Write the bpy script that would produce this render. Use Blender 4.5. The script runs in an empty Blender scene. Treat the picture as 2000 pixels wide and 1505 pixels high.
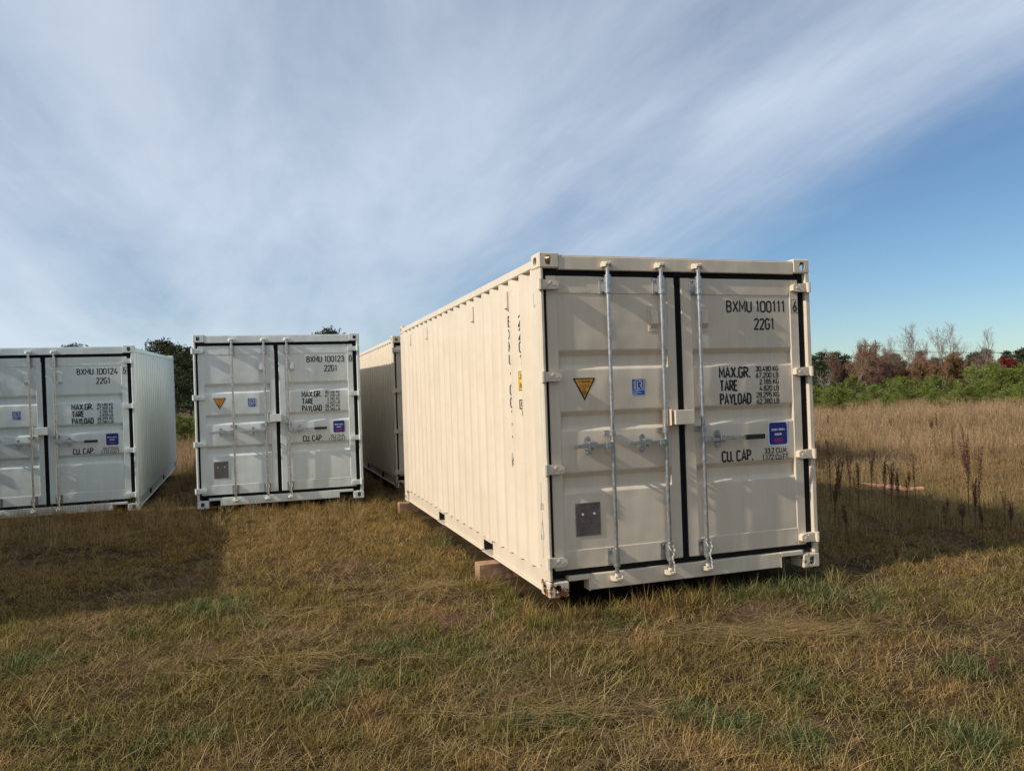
import bpy, math, random
import numpy as np
from mathutils import Vector, Matrix

# ------------------------------------------------------------------ camera, sky, sun, exposure
S = bpy.context.scene
COL = S.collection
CAMP = (-2.002, -5.3865, 1.536)
RT = Vector((0.95014434, -0.31016327, -0.03200754))
FW = Vector((0.31063093, 0.95047008, 0.0107259))
UP = Vector((0.02709542, -0.02013369, 0.99943007))
cd = bpy.data.cameras.new('camera')
cam = bpy.data.objects.new('camera', cd)
COL.objects.link(cam)
cam.matrix_world = Matrix(((RT.x, UP.x, -FW.x, CAMP[0]), (RT.y, UP.y, -FW.y, CAMP[1]),
                           (RT.z, UP.z, -FW.z, CAMP[2]), (0, 0, 0, 1)))
cd.sensor_width = 36.0
cd.lens = 27.037
cd.clip_start = 0.05
cd.clip_end = 3000
S.camera = cam
FPX = 1502.07

SUN_EL = math.radians(31.5)
SUN_AZ = math.radians(6.0)          # light travels along +x, a touch towards +y
w = bpy.data.worlds.new('World')
S.world = w
w.use_nodes = True
nt = w.node_tree
N = nt.nodes
Lk = nt.links
bg = N['Background']
sky = N.new('ShaderNodeTexSky')
sky.sky_type = 'NISHITA'
sky.sun_disc = False
sky.sun_elevation = SUN_EL
sky.sun_rotation = math.radians(-90) - SUN_AZ
sky.altitude = 200
sky.air_density = 1.0
sky.dust_density = 0.25
sky.ozone_density = 2.2


def wn(kind, **kw):
    n = N.new(kind)
    for k, v in kw.items():
        setattr(n, k, v)
    return n


def wmath(op, a, b=None, clamp=False):
    n = wn('ShaderNodeMath', operation=op, use_clamp=clamp)
    for i, v in enumerate((a, b)):
        if v is None:
            continue
        if isinstance(v, (int, float)):
            n.inputs[i].default_value = v
        else:
            Lk.new(v, n.inputs[i])
    return n.outputs[0]


tc = wn('ShaderNodeTexCoord')
sep = wn('ShaderNodeSeparateXYZ')
Lk.new(tc.outputs['Generated'], sep.inputs[0])
zz = wmath('ADD', wmath('MAXIMUM', sep.outputs[2], 0.0), 0.16)
px_ = wmath('DIVIDE', sep.outputs[0], zz)
py_ = wmath('DIVIDE', sep.outputs[1], zz)
comb = wn('ShaderNodeCombineXYZ')
Lk.new(px_, comb.inputs[0])
Lk.new(py_, comb.inputs[1])


def cloud_noise(sx, sy, rot, scale, detail, rough, off, dist=0.0):
    mp = wn('ShaderNodeMapping')
    mp.inputs['Rotation'].default_value = (0, 0, rot)
    mp.inputs['Scale'].default_value = (sx, sy, 1)
    mp.inputs['Location'].default_value = off
    Lk.new(comb.outputs[0], mp.inputs[0])
    nz = wn('ShaderNodeTexNoise')
    nz.inputs['Scale'].default_value = scale
    nz.inputs['Detail'].default_value = detail
    nz.inputs['Roughness'].default_value = rough
    nz.inputs['Distortion'].default_value = dist
    Lk.new(mp.outputs[0], nz.inputs[0])
    return nz.outputs['Fac']


c_big = cloud_noise(1.0, 0.45, 0.35, 0.55, 3, 0.5, (3.1, 1.7, 0), 0.3)
c_str = cloud_noise(1.0, 0.22, 0.30, 1.7, 7, 0.58, (0.4, 5.2, 0), 0.5)
c_fin = cloud_noise(1.0, 0.5, 0.30, 5.0, 6, 0.6, (7.4, 2.2, 0), 0.8)
m = wmath('MULTIPLY', c_big, 1.45)
m = wmath('ADD', m, wmath('MULTIPLY', c_str, 0.60))
m = wmath('ADD', m, wmath('MULTIPLY', c_fin, 0.14))
edge = wmath('MINIMUM', wmath('MAXIMUM', px_, -2.0), 3.2)
m = wmath('SUBTRACT', m, wmath('MULTIPLY', edge, 0.235))          # the cirrus bank thins out away from the sun
m = wmath('ADD', m, 0.20)
mr = wn('ShaderNodeMapRange', interpolation_type='SMOOTHSTEP')
mr.inputs['From Min'].default_value = 0.78
mr.inputs['From Max'].default_value = 1.50
mr.inputs['To Min'].default_value = 0.0
mr.inputs['To Max'].default_value = 0.88
Lk.new(m, mr.inputs['Value'])
mix = wn('ShaderNodeMix', data_type='RGBA')
Lk.new(mr.outputs[0], mix.inputs['Factor'])
tone = wn('ShaderNodeMix', data_type='RGBA', blend_type='MULTIPLY')
tone.inputs['Factor'].default_value = 1.0
Lk.new(sky.outputs[0], tone.inputs['A'])
tone.inputs['B'].default_value = (0.54, 0.64, 0.72, 1)
Lk.new(tone.outputs['Result'], mix.inputs['A'])
mix.inputs['B'].default_value = (5.15, 5.8, 6.65, 1)
Lk.new(mix.outputs['Result'], bg.inputs['Color'])
bg.inputs['Strength'].default_value = 0.1

sd = bpy.data.lights.new('sun', 'SUN')
sd.energy = 3.05
sd.angle = math.radians(0.6)
sd.color = (1.0, 0.945, 0.86)
sun = bpy.data.objects.new('sun', sd)
COL.objects.link(sun)
sdir = Vector((math.cos(SUN_AZ) * math.cos(SUN_EL), math.sin(SUN_AZ) * math.cos(SUN_EL), -math.sin(SUN_EL)))
sun.rotation_euler = sdir.to_track_quat('-Z', 'Y').to_euler()
sun.location = (-30, 0, 20)

S.view_settings.view_transform = 'Standard'
S.view_settings.look = 'None'
S.view_settings.exposure = 0.45
S.view_settings.gamma = 1.0
S.view_settings.use_curve_mapping = False

S.cycles.max_bounces = 5
S.cycles.diffuse_bounces = 3
S.cycles.glossy_bounces = 2
S.cycles.transmission_bounces = 2

rng = np.random.default_rng(7)
random.seed(7)


# ------------------------------------------------------------------ helpers
def tag(o, label=None, cat=None, group=None, kind=None):
    if label:
        o['label'] = label
    if cat:
        o['category'] = cat
    if group:
        o['group'] = group
    if kind:
        o['kind'] = kind
    return o


class MB:
    def __init__(s):
        s.v = []
        s.f = []

    def add(s, vs, fs):
        b = len(s.v)
        s.v += [tuple(map(float, p)) for p in vs]
        s.f += [tuple(b + i for i in q) for q in fs]

    def cbox(s, x0, x1, y0, y1, z0, z1, c=0.003, skip=()):
        lo = (x0, y0, z0)
        hi = (x1, y1, z1)
        c = min(c, *(abs(h - l) * 0.45 for l, h in zip(lo, hi)))
        vs = []
        idx = {}
        for a in (0, 1):
            for b in (0, 1):
                for d in (0, 1):
                    cor = (a, b, d)
                    for ax in range(3):      # vertex lying on the face whose axis is ax
                        p = []
                        for k in range(3):
                            e = hi[k] if cor[k] else lo[k]
                            if k != ax:
                                e += -c if cor[k] else c
                            p.append(e)
                        idx[(cor, ax)] = len(vs)
                        vs.append(p)
        fs = []
        for ax in range(3):
            o1, o2 = [k for k in range(3) if k != ax]
            for side in (0, 1):
                if (ax, side) in skip:
                    continue
                q = []
                for (i, j) in ((0, 0), (1, 0), (1, 1), (0, 1)):
                    cor = [0, 0, 0]
                    cor[ax] = side
                    cor[o1] = i
                    cor[o2] = j
                    q.append(idx[(tuple(cor), ax)])
                if side == (1 if ax == 1 else 0):
                    q.reverse()
                fs.append(q)
        for ax in range(3):                  # edges along ax
            o1, o2 = [k for k in range(3) if k != ax]
            for i in (0, 1):
                for j in (0, 1):
                    c0 = [0, 0, 0]
                    c1 = [0, 0, 0]
                    c0[o1] = c1[o1] = i
                    c0[o2] = c1[o2] = j
                    c1[ax] = 1
                    fs.append((idx[(tuple(c0), o1)], idx[(tuple(c1), o1)], idx[(tuple(c1), o2)], idx[(tuple(c0), o2)]))
        for a in (0, 1):
            for b in (0, 1):
                for d in (0, 1):
                    fs.append(tuple(idx[((a, b, d), ax)] for ax in range(3)))
        s.add(vs, fs)

    def prism(s, poly, axis, a0, a1):
        """poly in the other two axes (in x,y,z order), extruded along axis"""
        n = len(poly)
        o = [k for k in range(3) if k != axis]
        vs = []
        for a in (a0, a1):
            for p in poly:
                q = [0, 0, 0]
                q[axis] = a
                q[o[0]], q[o[1]] = p
                vs.append(q)
        fs = [(i, (i + 1) % n, n + (i + 1) % n, n + i) for i in range(n)]
        fs += [tuple(range(n - 1, -1, -1)), tuple(range(n, 2 * n))]
        s.add(vs, fs)

    def sheet(s, prof, axis, a0, a1):
        n = len(prof)
        o = [k for k in range(3) if k != axis]
        vs = []
        for a in (a0, a1):
            for p in prof:
                q = [0, 0, 0]
                q[axis] = a
                q[o[0]], q[o[1]] = p
                vs.append(q)
        s.add(vs, [(i, i + 1, n + i + 1, n + i) for i in range(n - 1)])

    def tube(s, pts, rad, n=8, cap=True):
        pts = [Vector(p) for p in pts]
        if not isinstance(rad, (list, tuple)):
            rad = [rad] * len(pts)
        vs = []
        for i, p in enumerate(pts):
            t = (pts[min(i + 1, len(pts) - 1)] - pts[max(i - 1, 0)]).normalized()
            a = t.cross(Vector((0, 0, 1)))
            if a.length < 1e-3:
                a = t.cross(Vector((0, 1, 0)))
            a.normalize()
            b = t.cross(a)
            for k in range(n):
                th = 2 * math.pi * k / n
                vs.append(p + (a * math.cos(th) + b * math.sin(th)) * rad[i])
        fs = []
        for i in range(len(pts) - 1):
            for k in range(n):
                k2 = (k + 1) % n
                fs.append((i * n + k, i * n + k2, (i + 1) * n + k2, (i + 1) * n + k))
        if cap:
            fs.append(tuple(range(n - 1, -1, -1)))
            fs.append(tuple((len(pts) - 1) * n + k for k in range(n)))
        s.add(vs, fs)

    def xf(s, fn):
        s.v = [tuple(fn(p)) for p in s.v]
        return s

    def mesh(s, name, mat, smooth=False):
        me = bpy.data.meshes.new(name)
        me.from_pydata(s.v, [], s.f)
        if mat:
            me.materials.append(mat)
        if smooth:
            me.polygons.foreach_set('use_smooth', [True] * len(me.polygons))
        me.update()
        return me

    def build(s, name, mat, parent=None, smooth=False):
        return mk(name, s.mesh(name, mat, smooth), parent)


def mk(name, me, parent=None):
    o = bpy.data.objects.new(name, me)
    COL.objects.link(o)
    if parent is not None:
        o.parent = parent
    return o


def empty(name, loc=(0, 0, 0), rot=(0, 0, 0)):
    o = bpy.data.objects.new(name, None)
    COL.objects.link(o)
    o.location = loc
    o.rotation_euler = rot
    o.empty_display_size = 0.2
    return o


def np_mesh(name, V, F, mat, attrs=None):
    """V (n,3) F (m,k) arrays"""
    me = bpy.data.meshes.new(name)
    V = np.asarray(V, np.float32)
    F = np.asarray(F, np.int32)
    me.vertices.add(len(V))
    me.vertices.foreach_set('co', V.ravel())
    k = F.shape[1]
    me.loops.add(F.size)
    me.loops.foreach_set('vertex_index', F.ravel())
    me.polygons.add(len(F))
    me.polygons.foreach_set('loop_start', np.arange(0, F.size, k, dtype=np.int32))
    me.update(calc_edges=True)
    for nm, (typ, dat) in (attrs or {}).items():
        a = me.attributes.new(nm, typ, 'POINT')
        a.data.foreach_set('value' if typ == 'FLOAT' else ('color' if typ == 'FLOAT_COLOR' else 'vector'), np.asarray(dat, np.float32).ravel())
    if mat:
        me.materials.append(mat)
    return me


# ------------------------------------------------------------------ materials
def mat(name):
    m = bpy.data.materials.new(name)
    m.use_nodes = True
    return m, m.node_tree.nodes, m.node_tree.links, m.node_tree.nodes['Principled BSDF']


def ramp(ns, stops):
    r = ns.new('ShaderNodeValToRGB')
    e = r.color_ramp.elements
    while len(e) < len(stops):
        e.new(0.5)
    for el, (p, c) in zip(e, stops):
        el.position = p
        el.color = (*c, 1) if len(c) == 3 else c
    return r


def noise(ns, ls, scale, detail=4, rough=0.55, vec=None, dist=0.0):
    n = ns.new('ShaderNodeTexNoise')
    n.inputs['Scale'].default_value = scale
    n.inputs['Detail'].default_value = detail
    n.inputs['Roughness'].default_value = rough
    n.inputs['Distortion'].default_value = dist
    if vec is not None:
        ls.new(vec, n.inputs['Vector'])
    return n


def paint(name, col, col2, rough=0.38, rust=0.0, wav=0.2):
    m, ns, ls, b = mat(name)
    t = ns.new('ShaderNodeTexCoord')
    n1 = noise(ns, ls, 1.3, 5, 0.6, t.outputs['Object'])
    r1 = ramp(ns, [(0.3, col2), (0.7, col)])
    ls.new(n1.outputs['Fac'], r1.inputs[0])
    # fine road dust and faint vertical runs
    mp = ns.new('ShaderNodeMapping')
    mp.inputs['Scale'].default_value = (14, 14, 0.7)
    ls.new(t.outputs['Object'], mp.inputs[0])
    n2 = noise(ns, ls, 1.0, 4, 0.6, mp.outputs[0])
    r2 = ramp(ns, [(0.40, (0.95, 0.94, 0.925)), (0.6, (1, 1, 1))])
    ls.new(n2.outputs['Fac'], r2.inputs[0])
    mx = ns.new('ShaderNodeMix')
    mx.data_type = 'RGBA'
    mx.blend_type = 'MULTIPLY'
    mx.inputs['Factor'].default_value = 1
    ls.new(r1.outputs[0], mx.inputs['A'])
    ls.new(r2.outputs[0], mx.inputs['B'])
    out = mx.outputs['Result']
    # scattered scuffs and mud specks
    n7 = noise(ns, ls, 11, 6, 0.75, t.outputs['Object'], 0.6)
    r7 = ramp(ns, [(0.66, (1, 1, 1)), (0.72, (0.70, 0.64, 0.55))])
    ls.new(n7.outputs['Fac'], r7.inputs[0])
    m7 = ns.new('ShaderNodeMix')
    m7.data_type = 'RGBA'
    m7.blend_type = 'MULTIPLY'
    m7.inputs['Factor'].default_value = 0.8
    ls.new(out, m7.inputs['A'])
    ls.new(r7.outputs[0], m7.inputs['B'])
    out = m7.outputs['Result']
    if rust:
        n3 = noise(ns, ls, 16, 6, 0.7, t.outputs['Object'], 0.4)
        r3 = ramp(ns, [(0.60 - rust, (0, 0, 0)), (0.64 - rust, (1, 1, 1))])
        ls.new(n3.outputs['Fac'], r3.inputs[0])
        n4 = noise(ns, ls, 60, 4, 0.6, t.outputs['Object'])
        r4 = ramp(ns, [(0.35, (0.06, 0.02, 0.01)), (0.7, (0.30, 0.10, 0.035))])
        ls.new(n4.outputs['Fac'], r4.inputs[0])
        m2 = ns.new('ShaderNodeMix')
        m2.data_type = 'RGBA'
        ls.new(r3.outputs[0], m2.inputs['Factor'])
        ls.new(out, m2.inputs['A'])
        ls.new(r4.outputs[0], m2.inputs['B'])
        out = m2.outputs['Result']
    ls.new(out, b.inputs['Base Color'])
    b.inputs['Roughness'].default_value = rough
    n5 = noise(ns, ls, 2.2, 2, 0.5, t.outputs['Object'])
    n6 = noise(ns, ls, 220, 2, 0.5, t.outputs['Object'])
    ad = ns.new('ShaderNodeMath')
    ad.operation = 'MULTIPLY_ADD'
    ls.new(n6.outputs['Fac'], ad.inputs[0])
    ad.inputs[1].default_value = 0.004
    ls.new(n5.outputs['Fac'], ad.inputs[2])
    bp = ns.new('ShaderNodeBump')
    bp.inputs['Strength'].default_value = wav
    bp.inputs['Distance'].default_value = 0.1
    ls.new(ad.outputs[0], bp.inputs['Height'])
    ls.new(bp.outputs[0], b.inputs['Normal'])
    return m


def plain(name, col, rough=0.6, metal=0.0, col2=None, scale=8.0, bump=0.0, spec=None):
    m, ns, ls, b = mat(name)
    t = ns.new('ShaderNodeTexCoord')
    n1 = noise(ns, ls, scale, 5, 0.6, t.outputs['Object'])
    c2 = col2 or tuple(c * 0.8 for c in col)
    r1 = ramp(ns, [(0.35, c2), (0.65, col)])
    ls.new(n1.outputs['Fac'], r1.inputs[0])
    ls.new(r1.outputs[0], b.inputs['Base Color'])
    b.inputs['Roughness'].default_value = rough
    b.inputs['Metallic'].default_value = metal
    if spec is not None:
        b.inputs['Specular IOR Level'].default_value = spec
    if bump:
        bp = ns.new('ShaderNodeBump')
        bp.inputs['Strength'].default_value = bump
        bp.inputs['Distance'].default_value = 0.02
        ls.new(n1.outputs['Fac'], bp.inputs['Height'])
        ls.new(bp.outputs[0], b.inputs['Normal'])
    return m


M = {}
TAN, TAN2 = (0.71, 0.595, 0.445), (0.675, 0.56, 0.415)
GRY, GRY2 = (0.68, 0.715, 0.665), (0.64, 0.675, 0.625)
M['tan'] = paint('tan_paint', TAN, TAN2)
M['tan_rust'] = paint('tan_paint_rusty', TAN, TAN2, rust=0.12)
M['tan_rust0'] = paint('tan_paint_chipped', TAN, TAN2, rust=0.03)
M['grey'] = paint('grey_paint', GRY, GRY2)
M['grey_rust0'] = paint('grey_paint_chipped', GRY, GRY2, rust=-0.02)
M['galv'] = plain('galvanised_steel', (0.58, 0.572, 0.55), 0.34, 0.85, (0.34, 0.336, 0.325), 30)
M['seal'] = plain('rubber_seal', (0.012, 0.010, 0.011), 0.8, 0, (0.008, 0.008, 0.008), 10, 0, 0.15)
M['pocket_shade'] = plain('painted_pocket_shade', (0.016, 0.015, 0.014), 0.8)  # shade inside the forklift pockets, painted in as a near-black wall colour
M['black'] = plain('black_vinyl', (0.012, 0.012, 0.013), 0.5)
M['grip'] = plain('black_grip', (0.010, 0.010, 0.010), 0.45)
M['orange'] = plain('orange_vinyl', (0.72, 0.30, 0.03), 0.45)
M['yellow'] = plain('yellow_vinyl', (0.80, 0.46, 0.02), 0.45)
M['blue'] = plain('blue_vinyl', (0.030, 0.085, 0.30), 0.4)
M['navy'] = plain('navy_vinyl', (0.012, 0.022, 0.20), 0.35)
M['white'] = plain('white_vinyl', (0.72, 0.74, 0.76), 0.45)
M['red'] = plain('red_print', (0.50, 0.03, 0.06), 0.5)
M['brownprint'] = plain('brown_print', (0.16, 0.06, 0.015), 0.6)
M['plate'] = plain('data_plate_metal', (0.20, 0.165, 0.145), 0.4, 0.5, (0.15, 0.12, 0.11), 30)
M['plateprint'] = plain('data_plate_print', (0.07, 0.055, 0.05), 0.5)
M['pencil'] = plain('marker_ink', (0.10, 0.09, 0.085), 0.7)
M['rope'] = plain('white_rope', (0.66, 0.62, 0.54), 0.9, 0, (0.45, 0.42, 0.36), 90, 0.3)
M['wood'] = plain('timber', (0.42, 0.245, 0.14), 0.9, 0, (0.20, 0.115, 0.068), 9, 0.8)
M['cedar'] = plain('red_board', (0.62, 0.30, 0.16), 0.85, 0, (0.36, 0.14, 0.08), 14, 0.4)


# ------------------------------------------------------------------ stroke lettering
def arc(cx, cy, rx, ry, a0, a1, n=7):
    return [(cx + rx * math.cos(math.radians(a0 + (a1 - a0) * i / n)), cy + ry * math.sin(math.radians(a0 + (a1 - a0) * i / n))) for i in range(n + 1)]


O_ = arc(.2, .8, .2, .2, 0, 180) + arc(.2, .2, .2, .2, 180, 360)
O_ = O_ + [O_[0]]
BOW = arc(.2, .77, .2, .23, 90, -90)
GLY = {
    '0': (.4, [O_]), 'O': (.42, [O_]),
    '1': (.26, [[(.04, .84), (.17, 1), (.17, 0)]]),
    '2': (.4, [arc(.2, .79, .2, .21, 170, -20) + [(.34, .62), (0, .02), (0, 0), (.4, 0)]]),
    '3': (.4, [arc(.2, .78, .19, .22, 165, -75) + [(.15, .55)], [(.15, .55)] + arc(.19, .27, .21, .27, 70, -165)]),
    '4': (.44, [[(.30, 0), (.30, .45)], [(.24, 1), (0, .25), (.44, .25)]]),
    '5': (.4, [[(.37, 1), (.05, 1), (.02, .53)] + arc(.19, .32, .21, .32, 110, -160)]),
    '6': (.4, [[(.33, 1), (.03, .42)], arc(.2, .26, .2, .26, 150, 510, 14)]),
    '7': (.4, [[(0, 1), (.4, 1), (.12, 0)]]),
    '8': (.4, [arc(.2, .77, .18, .23, 0, 360, 14), arc(.2, .27, .2, .27, 0, 360, 14)]),
    '9': (.4, [[(.07, 0), (.37, .58)], arc(.2, .74, .2, .26, -30, 330, 14)]),
    'A': (.46, [[(0, 0), (.23, 1), (.46, 0)], [(.08, .30), (.38, .30)]]),
    'B': (.4, [[(0, 0), (0, 1)] + arc(.18, .77, .2, .23, 90, -90) + [(0, .54)], [(.18, .54)] + arc(.18, .27, .22, .27, 90, -90) + [(0, 0)]]),
    'C': (.4, [arc(.2, .79, .2, .21, 15, 180) + arc(.2, .21, .2, .21, 180, 345)]),
    'D': (.42, [[(0, 0), (0, 1)] + arc(.18, .76, .24, .24, 90, 0) + arc(.18, .24, .24, .24, 0, -90) + [(0, 0)]]),
    'E': (.36, [[(.36, 1), (0, 1), (0, 0), (.36, 0)], [(0, .53), (.30, .53)]]),
    'F': (.36, [[(.36, 1), (0, 1), (0, 0)], [(0, .53), (.30, .53)]]),
    'G': (.42, [arc(.2, .79, .2, .21, 15, 180) + arc(.2, .21, .2, .21, 180, 350) + [(.4, .47), (.24, .47)]]),
    'H': (.42, [[(0, 0), (0, 1)], [(.42, 0), (.42, 1)], [(0, .5), (.42, .5)]]),
    'I': (.04, [[(.02, 0), (.02, 1)]]),
    'K': (.42, [[(0, 0), (0, 1)], [(.40, 1), (0, .42)], [(.13, .60), (.42, 0)]]),
    'L': (.34, [[(0, 1), (0, 0), (.34, 0)]]),
    'M': (.5, [[(0, 0), (0, 1), (.25, .3), (.5, 1), (.5, 0)]]),
    'N': (.42, [[(0, 0), (0, 1), (.42, 0), (.42, 1)]]),
    'P': (.4, [[(0, 0), (0, 1)] + arc(.17, .75, .23, .25, 90, -90) + [(0, .5)]]),
    'R': (.4, [[(0, 0), (0, 1)] + arc(.17, .75, .23, .25, 90, -90) + [(0, .5)], [(.16, .5), (.40, 0)]]),
    'S': (.4, [arc(.2, .77, .19, .23, 20, 250) + arc(.2, .27, .2, .27, 80, -160)]),
    'T': (.42, [[(0, 1), (.42, 1)], [(.21, 1), (.21, 0)]]),
    'U': (.4, [[(0, 1)] + arc(.2, .2, .2, .2, 180, 360) + [(.4, 1)]]),
    'W': (.6, [[(0, 1), (.15, 0), (.3, .8), (.45, 0), (.6, 1)]]),
    'X': (.44, [[(0, 1), (.44, 0)], [(.44, 1), (0, 0)]]),
    'Y': (.44, [[(0, 1), (.22, .45), (.44, 1)], [(.22, .45), (.22, 0)]]),
    '.': (.06, [[(.03, -.05), (.03, .11)]]),
    ' ': (.12, []),
}


def stroke(poly, hw):
    """polyline -> left/right offset quads, returns verts2d, faces"""
    pp = [poly[0]]
    for p in poly[1:]:
        if math.hypot(p[0] - pp[-1][0], p[1] - pp[-1][1]) > hw * 0.05:
            pp.append(p)
    poly = pp
    n = len(poly)
    closed = n > 2 and abs(poly[0][0] - poly[-1][0]) < 1e-6 and abs(poly[0][1] - poly[-1][1]) < 1e-6
    vs, fs = [], []
    for i in range(n):
        p = Vector(poly[i])
        a = Vector(poly[i - 1]) if i > 0 else (Vector(poly[-2]) if closed else None)
        c = Vector(poly[i + 1]) if i < n - 1 else (Vector(poly[1]) if closed else None)
        d1 = (p - a).normalized() if a is not None and (p - a).length > 1e-7 else None
        d2 = (c - p).normalized() if c is not None and (c - p).length > 1e-7 else None
        d1 = d1 or d2
        d2 = d2 or d1
        n1 = Vector((-d1.y, d1.x))
        n2 = Vector((-d2.y, d2.x))
        mm = n1 + n2
        mm = mm.normalized() if mm.length > 1e-4 else n1
        k = hw / max(0.45, mm.dot(n1))
        vs += [p + mm * k, p - mm * k]
    for i in range(n - 1):
        fs.append((2 * i, 2 * i + 1, 2 * i + 3, 2 * i + 2))
    return vs, fs


def text2d(txt, x0, x1, z0, z1, sw, gap=0.17):
    """lays txt into the box; sw = stroke width in metres"""
    tot = sum(GLY[c][0] for c in txt) + gap * (len(txt) - 1)
    h = (z1 - z0) - sw
    kx = (x1 - x0 - sw) / tot
    V, F = [], []
    cur = 0.0
    for c in txt:
        for pl in GLY[c][1]:
            pts = [(x0 + sw / 2 + (cur + px) * kx, z0 + sw / 2 + pz * h) for px, pz in pl]
            vs, fs = stroke(pts, sw / 2)
            b = len(V)
            V += vs
            F += [tuple(b + i for i in q) for q in fs]
        cur += GLY[c][0] + gap
    return V, F


def rectline(x0, x1, z0, z1, sw):
    return stroke([(x0, z0), (x1, z0), (x1, z1), (x0, z1), (x0, z0)], sw / 2)


def flat_front(mb, VF, y):
    V, F = VF
    # strokes overlap inside a glyph: lift each stroke a hair so no two faces share a plane
    mb.add([(v[0], y - 0.00002 * (i % 23), v[1]) for i, v in enumerate(V)], F)


def flat_side(mb, VF, x):
    """text seen on the left side wall (normal -x): image right = -y; follows the folds when x is a function"""
    V, F = VF
    mb.add([((x(-v[0]) if callable(x) else x) - 0.00002 * (i % 23), -v[0], v[1]) for i, v in enumerate(V)], F)


def quad_front(x0, x1, z0, z1, y):
    return [(x0, y, z0), (x1, y, z0), (x1, y, z1), (x0, y, z1)], [(0, 1, 2, 3)]


def rrect(x0, x1, z0, z1, r):
    return arc(x1 - r, z1 - r, r, r, 0, 90, 5) + arc(x0 + r, z1 - r, r, r, 90, 180, 5) + arc(x0 + r, z0 + r, r, r, 180, 270, 5) + arc(x1 - r, z0 + r, r, r, 270, 360, 5)


# ------------------------------------------------------------------ shipping containers
W, L, H = 2.438, 6.058, 2.591
YD = 0.024           # door leaf front plane, behind the corner posts' front
PITCH = 0.278
REC0 = 0.335         # first corrugation trough


def ax(x, y):        # measured on the y = 0 plane, moved along the line of sight to depth y
    return x + (x + 2.002) * y / 5.387


def az(z, y):
    return z + (z - 1.536) * y / 5.387


def casting(mb, x, y, z, sx, sy, sz):
    """outer corner at (x,y,z), body extends sx,sy,sz"""
    dx, dy, dz = 0.162, 0.178, 0.118
    b = MB()
    c = 0.009
    b.cbox(0, dx, 0, dy, 0, dz, c, skip=((0, 0), (1, 0), (2, 0)))

    def ring(axis, u0, u1, v0, v1, hw, hh, off=(0, 0)):
        cu, cv = (u0 + u1) / 2 + off[0], (v0 + v1) / 2 + off[1]
        per = []
        k = 8
        cs = [(u0, v0), (u1, v0), (u1, v1), (u0, v1)]
        for i in range(4):
            p, q = cs[i], cs[(i + 1) % 4]
            for t in range(k):
                per.append((p[0] + (q[0] - p[0]) * t / k, p[1] + (q[1] - p[1]) * t / k))
        inn = []
        for (pu, pv) in per:
            a = math.atan2(pv - cv, pu - cu)
            ca, sa = math.cos(a), math.sin(a)
            r = min(hw, hh)
            # stadium
            best = 1.0 / math.sqrt((ca / hw) ** 2 + (sa / hh) ** 2)
            e = 2.8
            best = (abs(ca / hw) ** e + abs(sa / hh) ** e) ** (-1 / e)
            inn.append((cu + ca * best, cv + sa * best))
        n = len(per)
        o = [q for q in range(3) if q != axis]
        vs = []
        for lst, d in ((per, 0), (inn, 0), (inn, 0.028)):
            for p in lst:
                q = [0, 0, 0]
                q[axis] = d
                q[o[0]], q[o[1]] = p
                vs.append(q)
        fs = []
        for i in range(n):
            j = (i + 1) % n
            fs.append((i, j, n + j, n + i))
            fs.append((n + i, n + j, 2 * n + j, 2 * n + i))
        b.add(vs, fs)
    ring(0, c, dy - c, c, dz - c, 0.036, 0.030)
    ring(1, c, dx - c, c, dz - c, 0.026, 0.036, (-0.006, 0))
    ring(2, c, dx - c, c, dy - c, 0.032, 0.055)
    b.xf(lambda p: (x + sx * p[0], y + sy * p[1], z + sz * p[2]))
    mb.add(b.v, b.f)


def corr_profile(y0, y1, xo, depth, start):
    """outer flat 72 / slope 68 / inner flat 70 / slope 68, trough centred on start + k*pitch"""
    pr = [(y0, xo)]
    k = 0
    while True:
        cy = start + k * PITCH
        if cy + 0.11 > y1:
            break
        pr += [(cy - 0.103, xo), (cy - 0.035, xo + depth), (cy + 0.035, xo + depth), (cy + 0.103, xo)]
        k += 1
    pr.append((y1, xo))
    return pr


MESHC = {}


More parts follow.
